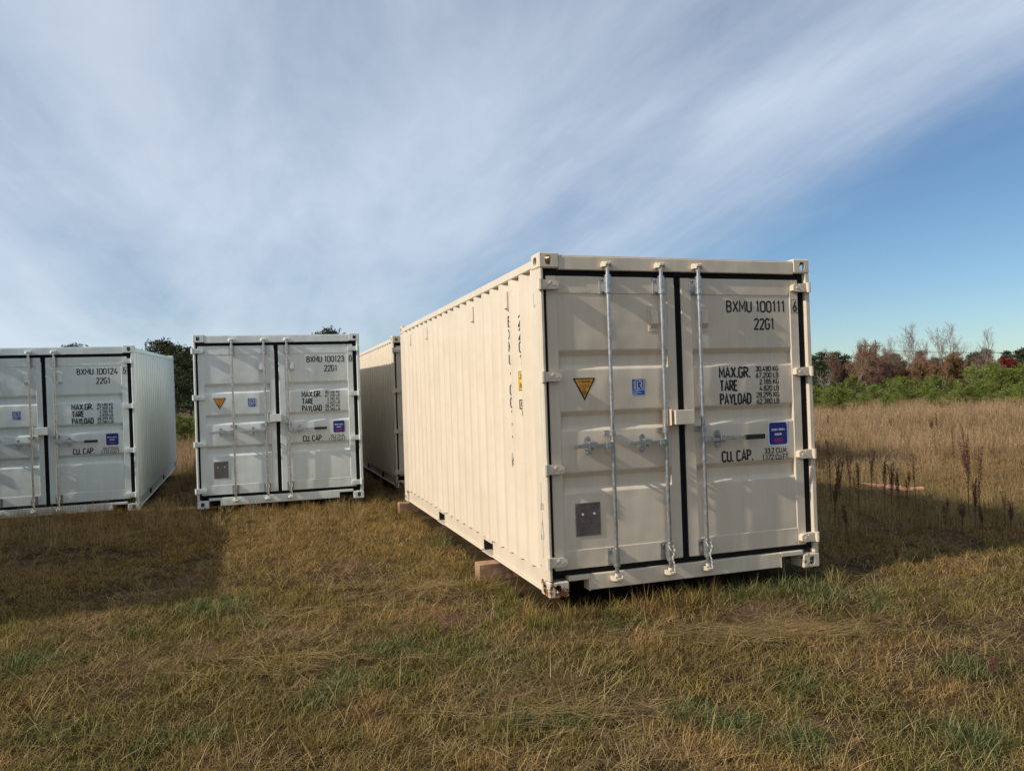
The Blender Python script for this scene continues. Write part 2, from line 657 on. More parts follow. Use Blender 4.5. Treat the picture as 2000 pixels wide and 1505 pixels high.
def container(name, P, Prust, number, check, loc, rot, tan=False, lite=False):
    root = empty(name, loc, rot)
    key = P.name

    def put(part, fn, mt, parent=root, smooth=False, ck=None):
        """build once per paint, share afterwards"""
        k = (ck or part, key)
        if ck is not None and k in MESHC:
            me = MESHC[k]
        else:
            mb = MB()
            fn(mb)
            me = mb.mesh(part, mt, smooth)
            if ck is not None:
                MESHC[k] = me
        return mk(part, me, parent)

    # --- frame
    i = 0
    for zz0, sz in ((0, 1), (H, -1)):
        for yy0, sy in ((0, 1), (L, -1)):
            for xx0, sx in ((0, 1), (W, -1)):
                rusty = tan and zz0 == 0 and yy0 == 0 and xx0 == 0
                mt = M['tan_rust'] if rusty else (Prust if (zz0 == 0) else P)
                put('corner_casting', lambda mb: casting(mb, xx0, yy0, zz0, sx, sy, sz), mt, ck='cast%d' % i)
                i += 1
    # door-end posts: outer leg towards the side, front leg towards the camera
    zb, zt = 0.118, H - 0.118
    put('corner_post', lambda mb: (mb.cbox(0.002, 0.034, 0.002, 0.062, zb, zt, 0.010), mb.cbox(0.003, 0.022, 0.062, 0.175, zb, zt, 0.002)), P, ck='post_a')
    put('corner_post', lambda mb: (mb.cbox(2.388, W - 0.002, 0.002, 0.062, zb, zt, 0.008), mb.cbox(W - 0.022, W - 0.003, 0.062, 0.175, zb, zt, 0.002)), P, ck='post_b')
    for q, (xa, xb) in enumerate(((0.003, 0.10), (W - 0.10, W - 0.003))):
        put('corner_post', lambda mb: mb.cbox(xa, xb, L - 0.12, L - 0.003, zb, zt, 0.008), P, ck='post_r%d' % q)
    # header and sill
    put('door_header', lambda mb: (mb.cbox(0.162, W - 0.162, 0.006, 0.08, az(2.462, 0), 2.566, 0.005),
                                   mb.cbox(0.162, W - 0.162, 0.012, 0.12, 2.566, 2.574, 0.002)), P, ck='header')

    def sill(mb):
        mb.cbox(0.338, 2.050, 0.004, 0.09, 0.030, 0.150, 0.005)
        mb.cbox(0.162, 0.338, 0.004, 0.09, 0.112, 0.150, 0.005)
        mb.cbox(2.050, W - 0.162, 0.004, 0.09, 0.112, 0.150, 0.005)
        mb.cbox(0.326, 0.338, 0.002, 0.11, 0.026, 0.112, 0.002)
        mb.cbox(2.050, 2.062, 0.002, 0.11, 0.026, 0.112, 0.002)
    put('door_sill', sill, P, ck='sill')
    put('end_rail', lambda mb: mb.cbox(0.162, W - 0.162, L - 0.08, L - 0.006, 2.48, 2.57, 0.005), P, ck='rear_top')
    put('end_rail', lambda mb: mb.cbox(0.162, W - 0.162, L - 0.08, L - 0.006, 0.03, 0.16, 0.005), P, ck='rear_bot')
    for q in (0, 1):
        fx = (lambda x: x) if q == 0 else (lambda x: W - x)

        def sx_(mb, a, b_, *r, c=0.003):
            u, v = fx(a), fx(b_)
            mb.cbox(min(u, v), max(u, v), *r, c)
        put('top_side_rail', lambda mb: sx_(mb, 0.006, 0.066, 0.178, L - 0.178, 2.490, 2.556, c=0.006), P, ck='tsr%d' % q)

        def bsr(mb):
            for ya, yb in ((0.178, 1.600), (1.925, 3.605), (3.930, L - 0.178)):
                sx_(mb, 0.040, 0.050, ya, yb, 0.022, 0.168)
                sx_(mb, 0.018, 0.090, ya, yb, 0.010, 0.0215)
            for ya in (1.600, 3.605):
                sx_(mb, 0.030, 0.120, ya + 0.001, ya + 0.324, 0.126, 0.167)
                sx_(mb, 0.020, 0.120, ya + 0.001, ya + 0.324, 0.002, 0.011)
        put('bottom_side_rail', bsr, P, ck='bsr%d' % q)

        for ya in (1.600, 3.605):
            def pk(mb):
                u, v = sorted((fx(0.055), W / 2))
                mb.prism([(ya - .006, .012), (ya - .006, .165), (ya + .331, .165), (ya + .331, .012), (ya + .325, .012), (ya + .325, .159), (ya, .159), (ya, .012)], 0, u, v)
            put('forklift_pocket', pk, M['pocket_shade'], ck='pk%d%.1f' % (q, ya))

        def side(mb):
            pr = corr_profile(0.10, L - 0.10, 0.010, 0.036, REC0)
            mb.sheet([(fx(x), y) for y, x in pr], 2, 0.166, 2.4895)
            k = 0                                       # closing plates over the troughs
            while REC0 + k * PITCH + 0.11 < L - 0.1:
                cy = REC0 + k * PITCH
                u, v = fx(0.0105), fx(0.0455)
                k += 1
                mb.add([(u, cy - 0.1025, 2.4885), (v, cy - 0.035, 2.4885), (v, cy + 0.035, 2.4885), (u, cy + 0.1025, 2.4885)], [(0, 1, 2, 3)])
        put('side_panel', side, P, ck='side%d' % q)
    put('end_panel', lambda mb: mb.sheet([(x_, L - 0.02 - (0.04 if (j // 2) % 2 else 0.0)) for j, x_ in enumerate(np.linspace(0.1, W - 0.1, 40))], 2, 0.16, 2.48), P, ck='endp')

    def roof(mb):
        pr = [(0.08, 2.556)]
        for k in range(1, 28):
            yy = 0.1 + k * 0.209
            pr += [(yy - 0.08, 2.553), (yy - 0.05, 2.566), (yy + 0.05, 2.566), (yy + 0.08, 2.553)]
        pr.append((L - 0.08, 2.556))
        mb.sheet(pr, 0, 0.06, W - 0.06)
    put('roof', roof, P, ck='roof')
    put('floor', lambda mb: mb.cbox(0.05, W - 0.05, 0.09, L - 0.09, 0.169, 0.19, 0.002), M['seal'], ck='floor')

    # --- doors
    zd0, zd1 = 0.193, 2.418
    doors = []
    for q, (x0, x1, pa, pb) in enumerate(((ax(.052, YD), ax(1.140, YD), ax(.139, YD), ax(1.064, YD)), (ax(1.195, YD), ax(2.312, YD), ax(1.290, YD), ax(2.225, YD)))):
        def leaf(mb):
            mb.cbox(x0, pa, YD, YD + 0.055, zd0, zd1, 0.006)
            mb.cbox(pb, x1, YD, YD + 0.055, zd0, zd1, 0.006)
            mb.cbox(pa, pb, YD + 0.001, YD + 0.055, zd0 + .001, 0.338, 0.004)
            mb.cbox(pa, pb, YD + 0.001, YD + 0.055, 2.284, zd1 - .001, 0.004)
        d = put('door', leaf, P, ck='door%d' % q)
        doors.append(d)

        def pan(mb):
            yf, yr = YD + 0.006, YD + 0.042
            pr = [(yf, 0.30)]
            for (a, b_, c, e) in ((.765, .798, .882, .922), (1.236, 1.270, 1.349, 1.386), (1.704, 1.736, 1.808, 1.850)):
                pr += [(yf, a), (yr, b_), (yr, c), (yf, e)]
            pr.append((yf, 2.32))
            # round the folds
            out = []
            for j, p in enumerate(pr):
                if 0 < j < len(pr) - 1:
                    pv = Vector(p)
                    a_ = (Vector(pr[j - 1]) - pv).normalized() * 0.009
                    b2 = (Vector(pr[j + 1]) - pv).normalized() * 0.009
                    for t in (0, .33, .67, 1):
                        out.append(tuple(pv + a_ * (1 - t) ** 2 + b2 * t ** 2))
                else:
                    out.append(p)
            mb.sheet(out, 0, pa - 0.004, pb + 0.004)
        put('door_panel', pan, P, d, smooth=True, ck='panel%d' % q)
        g0 = YD + 0.010

        def gask(mb):
            g1 = YD + 0.05
            if q == 0:
                mb.cbox(0.034, x0, g0, g1, 0.150, 2.462, 0.004)
                mb.cbox(x1, ax(1.170, YD), g0, g1, 0.150, 2.462, 0.004)
                mb.cbox(x0, x1, g0 + 0.001, g1, 0.150, zd0, 0.004)
                mb.cbox(x0, x1, g0 + 0.001, g1, zd1, 2.462, 0.004)
                mb.cbox(x1 - 0.012, x1 + 0.055, g0 - 0.014, g1, 2.418, 2.475, 0.008)
                mb.cbox(x1 - 0.008, x1 + 0.001, g0 - 0.012, g1, 2.35, 2.42, 0.003)
            else:
                mb.cbox(x1, 2.388, g0, g1, 0.150, 2.462, 0.004)
                mb.cbox(ax(1.170, YD), x0, g0 - .001, g1, 0.151, 2.461, 0.004)
                mb.cbox(x0, x1, g0 + 0.001, g1, 0.150, zd0, 0.004)
                mb.cbox(x0, x1, g0 + 0.001, g1, zd1, 2.462, 0.004)
        put('gasket', gask, M['seal'], d, ck='gasket%d' % q)

        # hinges
        for hz in ((2.348, 1.654, 0.957, 0.262) if q == 0 else (2.352, 1.647, 0.951, 0.252)):
            def hinge(mb):
                s = 1 if q == 0 else -1
                xo = -0.016 if q == 0 else W + 0.004
                xo = ax(xo, -0.012) if q == 0 else 2.420
                # pin lug on the post, strap on the leaf
                pol = [(xo, -0.041), (xo + s * 0.034, -0.041), (xo + s * 0.034, 0.012), (xo, 0.012)]
                mb.tube([(xo + s * 0.016, -0.018, -0.040), (xo + s * 0.016, -0.018, 0.040)], 0.020, 12)
                mb.cbox(min(xo, xo + s * .034), max(xo, xo + s * .034), -0.022, 0.012, -0.039, 0.039, 0.006)
                xs, xe = xo + s * 0.034, xo + s * 0.166
                # strap: tapering prism with a raised diagonal rib
                po = [(xs, -0.037), (xs, 0.037), (xe - s * .02, 0.030), (xe, 0.018), (xe, -0.024), (xe - s * .02, -0.034)]
                mb.prism(po, 1, -0.020, YD + 0.004)
                mb.prism([(xs + s * .012, -0.030), (xs + s * .022, -0.032), (xs + s * .075, 0.020), (xs + s * .066, 0.027)], 1, -0.026, -0.0195)
                mb.tube([(xs + s * .095, -0.027, -0.002), (xs + s * .095, -0.0195, -0.002)], 0.008, 8)
                mb.tube([(xo + s * .016, -0.040, 0.006), (xo + s * .016, -0.034, 0.006)], 0.004, 6)
            h = put('hinge', hinge, P, d, ck='hinge%d' % q)
            h.location = (0, 0, az(hz, -0.02))
        # ventilator
        vx0, vx1 = (ax(.912, 0), ax(.992, 0)) if q == 0 else (ax(1.364, 0), ax(1.446, 0))

        def vent(mb):
            yb = YD + 0.0055
            mb.cbox(vx0, vx1, yb - 0.005, yb, 1.990, 2.200, 0.001)
            xa, xb = vx0 + 0.013, vx1 - 0.010
            # hood: sloped top, deep bottom that opens downwards
            poly = [(yb - 0.005, 2.165), (yb - 0.034, 2.150), (yb - 0.040, 2.052), (yb - 0.005, 2.012)]
            mb.prism(poly, 0, xa, xb)
            for (u, v) in ((vx0 + .02, 2.183), (vx1 - .02, 2.183), ((vx0 + vx1) / 2, 2.002)):
                mb.tube([(u, yb - 0.010, v), (u, yb - 0.004, v)], 0.0065, 8)
        put('ventilator', vent, P, d, ck='vent%d' % q)

    # --- locking bars
    YR = -0.034
    for q, (rx, drag) in enumerate(((ax(.560, YR), -1), (ax(1.022, YR), -1), (ax(1.358, YR), 1))):
        bar = put('lock_rod', lambda mb: mb.tube([(rx, YR, 0.120), (rx, YR, 2.490)], 0.0155, 14), M['galv'], smooth=False, ck='rod%d' % q)

        def brk(mb):       # tall bearing bracket
            mb.cbox(-0.050, 0.046, YD - 0.006, YD - 0.0005, -0.066, 0.066, 0.002)
            mb.tube([(0, YR, -0.060), (0, YR, 0.066)], 0.0235, 14)
            mb.tube([(0, YR, -0.067), (0, YR, -0.052)], 0.0265, 14)
            mb.tube([(0, YR, 0.056), (0, YR, 0.072)], 0.0265, 14)
            mb.cbox(-0.023, 0.023, YR + 0.004, YD - 0.004, -0.055, 0.055, 0.003)
            for (u, v) in ((-0.037, -0.045), (-0.037, 0.045), (0.036, -0.045), (0.036, 0.045)):
                mb.tube([(u, YD - 0.016, v), (u, YD - 0.004, v)], 0.009, 8)
        for bz in (2.349, 0.262):
            b_ = put('bracket', brk, M['galv'], bar, ck='bracket')
            b_.location = (rx, 0, bz)

        def clamp(mb):
            mb.tube([(0, YR, -0.020), (0, YR, 0.020)], 0.0225, 14)
            mb.cbox(-0.052, 0.046, YD - 0.014, YD - 0.0005, -0.020, 0.020, 0.004)
            mb.cbox(-0.021, 0.021, YR + 0.005, YD - 0.012, -0.0195, 0.0195, 0.003)
            for u in (-0.040, 0.036):
                mb.tube([(u, YD - 0.022, 0), (u, YD - 0.012, 0)], 0.008, 8)
        b_ = put('rod_guide', clamp, M['galv'], bar, ck='clamp')
        b_.location = (rx, 0, az(1.210, YR))

        def camk(mb):      # forged cam end and its keeper welded to the header or sill
            mb.tube([(0, YR, -0.030), (0, YR, 0.012)], [0.020, 0.017], 12)
            mb.cbox(-0.024, 0.020, -0.062, -0.012, 0.000, 0.026, 0.006)
            mb.prism([(-0.044, -0.040), (-0.024, -0.058), (-0.006, -0.050), (-0.012, -0.010), (-0.040, 0.004)], 2, -0.012, 0.020)
            mb.cbox(0.012, 0.036, -0.052, 0.006, 0.002, 0.030, 0.005)
            mb.cbox(0.026, 0.042, -0.060, -0.030, -0.012, 0.014, 0.004)
            mb.cbox(-0.034, -0.014, -0.030, 0.006, 0.012, 0.032, 0.005)
        for cz, fl in ((2.496, 1), (0.112, -1)):
            c_ = put('cam_keeper', camk, P, bar, ck='cam')
            c_.location = (rx, 0, cz)
            c_.scale = (1, 1, fl)

        # handle, its hub on the rod and the retainer plate
        hz = az(1.119, -0.04)
        YH = -0.052

        def handle(mb):
            s = drag
            mb.cbox(min(0, s * .066), max(0, s * .066), YH - 0.012, YH + 0.030, -0.026, 0.026, 0.004)
            mb.tube([(s * .034, YH - 0.020, 0), (s * .034, YH - 0.010, 0)], 0.010, 10)
            ln = 0.335 if s < 0 else 0.38
            pr = [(s * .055, -0.013), (s * .16, -0.016), (s * .19, -0.006), (s * ln, -0.014), (s * ln, 0.014), (s * .19, 0.022), (s * .16, 0.012), (s * .055, 0.013)]
            mb.prism(pr, 1, YH - 0.004, YH + 0.005)
            if s < 0:
                mb.cbox(-ln, -ln + 0.11, YH - 0.006, YH - 0.0035, -0.012, 0.012, 0.001)
        h_ = put('handle', handle, M['galv'], bar, ck='handle%d' % drag)
        h_.location = (rx, 0, hz)
        if drag > 0:
            def grip(mb):
                mb.cbox(0.375, 0.562, YH - 0.011, YH + 0.012, -0.019, 0.021, 0.006)
            g_ = put('grip', grip, M['grip'], bar, ck='grip')
            g_.location = (rx, 0, hz + 0.002)

        def reta(mb):
            mb.prism(rrect(-0.021, 0.021, -0.072, 0.068, 0.02), 1, YD - 0.010, YD - 0.0005)
            for v in (-0.055, 0.050):
                mb.tube([(0, YD - 0.020, v), (0, YD - 0.009, v)], 0.010, 10)
            mb.cbox(-0.018, 0.022, YH - 0.014, YD - 0.008, 0.014, 0.036, 0.003)
            mb.cbox(-0.022, 0.040, YH - 0.018, YH - 0.008, -0.014, 0.032, 0.003)
            mb.cbox(-0.016, 0.018, YH - 0.010, YD - 0.008, -0.030, -0.016, 0.003)
        r_ = put('handle_retainer', reta, M['galv'], bar, ck='retainer')
        r_.location = ((ax(.369, -.03), ax(.835, -.03), ax(1.517, -.03))[q], 0, hz)
        if q > 0 and not lite:
            def rope(mb):
                pts = []
                for k in range(26):
                    t = k / 25
                    pts.append((0.010 + 0.016 * math.sin(t * 9) * (1 - t) + 0.010 * t, YR - 0.028 - 0.004 * math.sin(t * 40), 0.315 - 0.20 * t))
                mb.tube(pts, 0.006, 6)
                mb.tube([(-0.024, YR - 0.018, 0.322), (-0.010, YR - 0.030, 0.285), (0.012, YR - 0.030, 0.262), (0.026, YR - 0.020, 0.300), (0.020, YR - 0.024, 0.322)], 0.0055, 6)
            p_ = put('tie_rope', rope, M['rope'], bar, ck='rope')
            p_.location = (rx, 0, 0)

    def lockbox(mb):
        x0, x1 = ax(1.108, -.08), ax(1.279, -.08)
        z0, z1 = az(1.250, -.08), az(1.364, -.08)
        mb.cbox(x0, x1, -0.088, -0.080, z0, z1, 0.003)
        mb.cbox(x0, x1, -0.081, YD - .001, z1 - 0.006, z1 - .0005, 0.002)
        mb.cbox(x1 - 0.006, x1 - .0005, -0.081, YD - .001, z0 + .001, z1 - 0.006, 0.002)
        mb.cbox(x0, x0 + 0.006, -0.081, YD - .001, z0 + .001, z1 - 0.006, 0.002)
        mb.cbox(x0 - 0.030, x0 - 0.020, -0.070, YD - .001, z0 - 0.006, z1 + 0.010, 0.003)
        mb.cbox(x0 - 0.060, x0 - 0.021, -0.014, YD - .001, z0 - 0.006, z1 + 0.010, 0.003)
    put('lock_box', lockbox, P, ck='lockbox')

    # --- stickers, plate, lettering
    YF = YD + 0.006 - 0.002

    def tri(mb, x0, x1, zt_, zb_, y):
        mb.add([(x0, y, zt_), (x1, y, zt_), ((x0 + x1) / 2, y, zb_)], [(0, 2, 1)])
    if not lite:
        s1 = put('warning_sticker', lambda mb: tri(mb, .243, .430, 1.639, 1.464, YF), M['black'], doors[0], ck='warn')
        put('sticker_face', lambda mb: tri(mb, .261, .412, 1.629, 1.487, YF - .0012), M['orange'], s1, ck='warnf')

        def wt(mb):
            flat_front(mb, text2d('ATTENTION', .283, .390, 1.603, 1.621, .0042), YF - .0024)
            for k, (t_, hw) in enumerate((('THIS CONTAINER', .043), ('MUST BE REPAIRED', .042), ('ONLY', .013), ('WITH', .012), ('CORTEN', .020), ('STEEL', .014))):
                z_ = 1.592 - k * 0.0142
                flat_front(mb, text2d(t_, .3365 - hw, .3365 + hw, z_ - .009, z_, .0018), YF - .0024)
        s1.location.x = 0.012
        put('sticker_print', wt, M['brownprint'], s1, ck='warnt')
        x0, x1, z0, z1 = .733, .851, 1.490, 1.624
        s2 = put('certification_sticker', lambda mb: mb.add(*quad_front(x0, x1, z0, z1, YF)), M['white'], doors[0], ck='lr')
        put('sticker_face', lambda mb: mb.add(*quad_front(x0 + .005, x1 - .005, z0 + .005, z1 - .005, YF - .0012)), M['blue'], s2, ck='lrf')

        def lrt(mb):
            y = YF - .0024
            flat_front(mb, rectline(.768, .838, 1.534, 1.610, .0035), y)
            flat_front(mb, stroke([(.783, 1.600), (.783, 1.546), (.806, 1.546)], .003), y)
            flat_front(mb, stroke([(.796, 1.599), (.812, 1.599), (.822, 1.592), (.824, 1.584), (.818, 1.575), (.808, 1.571), (.829, 1.545)], .003), y)
            V, F = text2d('CERTIFIED', 0, .066, 0, .010, .0024)
            flat_front(mb, ([Vector((.756 - v[1] + .006, 1.538 + v[0])) for v in V], F), y)
            for k, t_ in enumerate(('CONTAINER', 'CERTIFICATION', 'SCHEME')):
                flat_front(mb, text2d(t_, .744, .744 + .0055 * len(t_), 1.520 - k * .0115, 1.5275 - k * .0115, .0015), y)
        s2.location.x = 0.015
        put('sticker_print', lrt, M['white'], s2, ck='lrt')
        x0, x1, z0, z1 = .228, .437, .436, .690
        s3 = put('data_plate', lambda mb: mb.cbox(x0, x1, YF - 0.003, YF + .0015, z0, z1, 0.001), M['galv'], doors[0], ck='csc')
        s3.location.x = 0.012
        put('plate_face', lambda mb: mb.add(*quad_front(x0 + .006, x1 - .006, z0 + .006, z1 - .006, YF - .0042)), M['plate'], s3, ck='cscf')

        def pt(mb):
            rr = random.Random(4)
            for k in range(17):
                z_ = z1 - .016 - k * .0135
                if k in (4, 9):
                    continue
                nl = rr.choice((10, 14, 18))
                tx = ''.join(rr.choice('INLTEH'.replace('H', 'I')) for _ in range(nl))
                a = x0 + .015 + (0.03 if k < 4 else 0)
                flat_front(mb, text2d(tx, a, a + nl * .0088, z_ - .006, z_, .0012), YF - .0054)
        put('plate_print', pt, M['plateprint'], s3, ck='csct')['kind'] = 'stuff'

        for u in (.288, .384):
            put('rivet', lambda mb: mb.tube([(u, YF - .010, .602), (u, YF - .003, .602)], .0085, 10), M['white'], s3, ck='rivet%.2f' % u)
        x0, x1, z0, z1 = 1.988, 2.186, 1.032, 1.236
        s4 = put('instruction_sign', lambda mb: mb.add(*quad_front(x0, x1, z0, z1, YF)), M['white'], doors[1], ck='eo')

        def eof(mb):
            po = rrect(x0 + .012, x1 - .012, z0 + .012, z1 - .010, .022)
            mb.add([(p[0], YF - .0012, p[1]) for p in po], [tuple(range(len(po)))])
        put('sign_face', eof, M['navy'], s4, ck='eof')

        def eod(mb):
            cx = (x0 + x1) / 2
            flat_front(mb, text2d('DOOR', cx - .035, cx + .035, 1.120, 1.137, .0046), YF - .0024)
        put('sign_print', eod, M['white'], s4, ck='eod')

        def eot(mb):
            cx = (x0 + x1) / 2
            flat_front(mb, text2d('EASY OPEN', cx - .064, cx + .064, 1.158, 1.177, .0046), YF - .0024)
        put('sign_print', eot, M['white'], s4, ck='eot')

        def eor(mb):
            cx = (x0 + x1) / 2
            flat_front(mb, rectline(cx - .040, cx + .040, 1.066, 1.092, .003), YF - .0024)
            flat_front(mb, text2d('PATENT', cx - .034, cx + .034, 1.071, 1.087, .004), YF - .0024)
        put('sign_print', eor, M['red'], s4, ck='eor')

    if number:
        def ln(*items):
            def fn(mb):
                for (t_, a, b_, c, e, sw) in items:
                    flat_front(mb, text2d(t_, a, b_, c, e, sw), YF)
            return fn
        put('lettering', ln(('BXMU ' + number, 1.628, 2.200, 2.142, 2.242, .0140)), M['black'], doors[1])

        def chk(mb):
            flat_front(mb, text2d(check, 2.272, 2.316, 2.147, 2.244, .0140), YD - .002)
            flat_front(mb, rectline(2.260, 2.326, 2.138, 2.252, .0030), YD - .002)
        put('lettering', chk, M['black'], doors[1])
        put('lettering', ln(('22G1', 1.889, 2.088, 1.998, 2.097, .0140)), M['black'], doors[1], ck='t22')
        put('lettering', ln(('MAX.GR.', 1.537, 1.840, 1.604, 1.701, .0155), ('TARE', 1.540, 1.715, 1.497, 1.592, .0155), ('PAYLOAD', 1.538, 1.840, 1.388, 1.483, .0155)), M['black'], doors[1], ck='tmax')
        nums = ('30.480 KG', '67.200 LB', '2.185 KG', '4.820 LB', '28.295 KG', '62.380 LB')
        put('lettering', ln(*[(t_, (1.888 if len(t_) > 8 else 1.922), 2.113, 1.654 - k * .0538, 1.700 - k * .0538, .0078) for k, t_ in enumerate(nums)]), M['black'], doors[1], ck='tnum')
        put('lettering', ln(('CU. CAP.', 1.537, 1.840, .923, 1.018, .0150)), M['black'], doors[1], ck='tcu')
        put('lettering', ln(('33.2 CU.M.', 1.948, 2.174, .973, 1.019, .0076), ('1.172 CU.FT.', 1.924, 2.194, .918, .966, .0076)), M['black'], doors[1], ck='tcuv')

    # --- marks on the left side wall
    if tan:
        def xr(y_):                   # just proud of the corrugated sheet
            d_ = abs((y_ - REC0 + PITCH / 2) % PITCH - PITCH / 2)
            return 0.010 + 0.036 * min(1, max(0, (0.103 - d_) / 0.068)) - 0.0025

        def column(mb, s_, zc, y0):
            for ch in s_:
                if ch != ' ':
                    flat_side(mb, text2d(ch, -y0 - .040, -y0 + .036, zc - 0.098, zc, .014), xr)
                zc -= 0.1085 if ch != ' ' else 0.045

        def digit(mb):
            flat_side(mb, text2d(check, -0.921, -0.869, 0.925, 1.010, .011), xr)
            flat_side(mb, rectline(-0.929, -0.861, 0.912, 1.022, .003), xr)
        put('lettering', lambda mb: column(mb, 'BXMU', 2.205, .891), M['black'])
        put('lettering', lambda mb: column(mb, '100111', 1.726, .891), M['black'])
        put('lettering', digit, M['black'])
        put('lettering', lambda mb: column(mb, '22G1', 2.185, .613), M['black'])

        def yel(mb, x, g):
            ys = (0.664 - g, 0.648, 0.578 + g)
            mb.add([(xr(a_) - x, a_, 1.560 + g) for a_ in ys] + [(xr(a_) - x, a_, 1.720 - g) for a_ in ys], [(0, 1, 4, 3), (1, 2, 5, 4)])
        s5 = put('height_sticker', lambda mb: yel(mb, 0, 0), M['black'])
        put('sticker_face', lambda mb: yel(mb, .0012, .006), M['yellow'], s5)

        put('sticker_print', lambda mb: flat_side(mb, text2d('26', -.652, -.590, 1.655, 1.700, .006), lambda y_: xr(y_) - .0024), M['black'], s5)
        put('sticker_print', lambda mb: flat_side(mb, text2d('86', -.652, -.590, 1.580, 1.625, .006), lambda y_: xr(y_) - .0024), M['black'], s5)

        def ik(mb):
            flat_side(mb, rectline(-.660, -.585, 1.412, 1.482, .008), xr)
            flat_side(mb, text2d('IC', -.645, -.600, 1.424, 1.470, .008), xr)
        put('lettering', ik, M['black'])
        put('lettering', lambda mb: flat_side(mb, text2d('70', -.640, -.590, 1.345, 1.395, .006), xr), M['black'])
        for vy in (REC0 + 2 * PITCH, REC0 + 6 * PITCH, REC0 + 14 * PITCH, REC0 + 18 * PITCH):
            def sv(mb):
                mb.cbox(0.012, 0.044, vy - 0.038, vy + 0.030, 2.285, 2.410, 0.003)
                mb.prism([(0.006, 2.268), (0.044, 2.250), (0.044, 2.286), (0.013, 2.286)], 1, vy - 0.045, vy + 0.032)
                for z_ in (2.428, 2.236):
                    mb.tube([(0.036, vy - 0.012, z_), (0.0465, vy - 0.012, z_)], 0.006, 6)
            put('ventilator', sv, P)

        A = [[(.148, 2.30), (.140, 2.19), (.105, 2.205)],
                 [(.110, .86), (.115, .74), (.108, .65)], [(.130, .70), (.135, .64), (.118, .66), (.105, .70), (.113, .70)],
                 [(.095, .70), (.070, .655)], [(.072, .70), (.092, .650)],
                 [(.100, .63), (.112, .54), (.118, .50)], [(.125, .52), (.105, .57), (.090, .52), (.100, .46), (.110, .40), (.112, .28)],
                 [(.140, .50), (.146, .44), (.135, .42), (.128, .45), (.140, .46)], [(.085, .50), (.080, .46), (.092, .43), (.078, .43)],
                 [(.160, .225), (.170, .215), (.165, .20)]]

        def scrib(mb, strokes):
            xx = 0.0075
            for pl in strokes:
                # a hand-drawn line: resample with small wobble
                pts = []
                for (a, b_) in zip(pl[:-1], pl[1:]):
                    for t in np.linspace(0, 1, 5)[:-1]:
                        pts.append((-(a[0] + (b_[0] - a[0]) * t) + random.uniform(-.002, .002), a[1] + (b_[1] - a[1]) * t))
                pts.append((-pl[-1][0], pl[-1][1]))
                flat_side(mb, stroke(pts, .0016), xx - 0.0068)
        put('ink_scribble', lambda mb: scrib(mb, A[:1]), M['pencil'])
        put('ink_scribble', lambda mb: scrib(mb, A[1:9]), M['pencil'])['kind'] = 'stuff'
        put('ink_scribble', lambda mb: scrib(mb, A[9:]), M['pencil'])
    return root


def rvec(r):
    r = Vector(r)
    return Matrix.Rotation(r.length, 3, r.normalized()).to_euler()


c1 = container('shipping_container', M['tan'], M['tan_rust0'], '100111', '6', (0, 0, 0), (0, 0, 0), tan=True)
tag(c1, 'large beige shipping container closest to the camera, sunlit side, number 100111 on its doors', 'container', 'shipping containers')
c2 = container('shipping_container', M['grey'], M['grey_rust0'], '100123', '0', (-2.939, 6.907, -0.028), (0, -0.003, -0.024))
tag(c2, 'pale grey shipping container in the middle, number 100123 on its doors', 'container', 'shipping containers')
c3 = container('shipping_container', M['grey'], M['grey_rust0'], '100124', '5', (-6.2975, 7.925, -0.116), rvec((.0284, -.0044, .0043)))
tag(c3, 'pale grey shipping container cut by the left frame edge, number 100124 on its doors', 'container', 'shipping containers')
c4 = container('shipping_container', M['tan'], M['tan_rust0'], None, None, (0.15, 7.70, 0.0), (0, 0, 0.004))
tag(c4, 'beige shipping container mostly hidden behind the nearest one, its side half in shade', 'container', 'shipping containers')
c5 = container('shipping_container', M['grey'], M['grey_rust0'], None, None, (-9.15, 1.25, -0.03), (0, 0, 0.0), lite=True)
tag(c5, 'grey shipping container outside the left frame edge whose shadow darkens the grass', 'container', 'shipping containers')
c6 = container('shipping_container', M['tan'], M['tan_rust0'], None, None, (4.30, 6.75, -0.02), (0, 0, 0.0), lite=True)
tag(c6, 'beige shipping container fully hidden behind the nearest one', 'container', 'shipping containers')
FOOT = [(0, 0, W, L), (-2.94, 6.9, W - 2.94 + .14, 12.96), (-6.30, 7.93, -3.86, 13.98), (.15, 7.7, 2.59, 13.76), (-9.15, 1.25, -6.71, 7.31), (4.30, 6.75, 6.74, 12.81)]

# ------------------------------------------------------------------ ground
GB = -0.135


def vnoise(x, y, scale, seed):
    r = np.random.default_rng(seed)
    T = r.random((64, 64))
    u = np.asarray(x, float) / scale + 1000.3
    v = np.asarray(y, float) / scale + 1000.7
    i = np.floor(u).astype(int)
    j = np.floor(v).astype(int)
    a = u - i
    b = v - j
    a = a * a * (3 - 2 * a)
    b = b * b * (3 - 2 * b)
    g = lambda p, q: T[p % 64, q % 64]
    return (g(i, j) * (1 - a) + g(i + 1, j) * a) * (1 - b) + (g(i, j + 1) * (1 - a) + g(i + 1, j + 1) * a) * b


def fbm(x, y, scale, seed, o=3):
    s = 0
    t = 0
    for k in range(o):
        s = s + vnoise(x, y, scale / 2 ** k, seed + k) / 2 ** k
        t += 1 / 2 ** k
    return s / t


def gz(x, y):
    x = np.asarray(x, float)
    y = np.asarray(y, float)
    near = np.exp(-((x + 1) ** 2 + (y - 2) ** 2) / 900.0)
    h = GB + 0.05 * (fbm(x, y, 2.3, 11) - 0.5) * near + 0.5 * (fbm(x, y, 60, 21, 2) - 0.5) * (1 - near)
    under = np.ones_like(h)
    return h


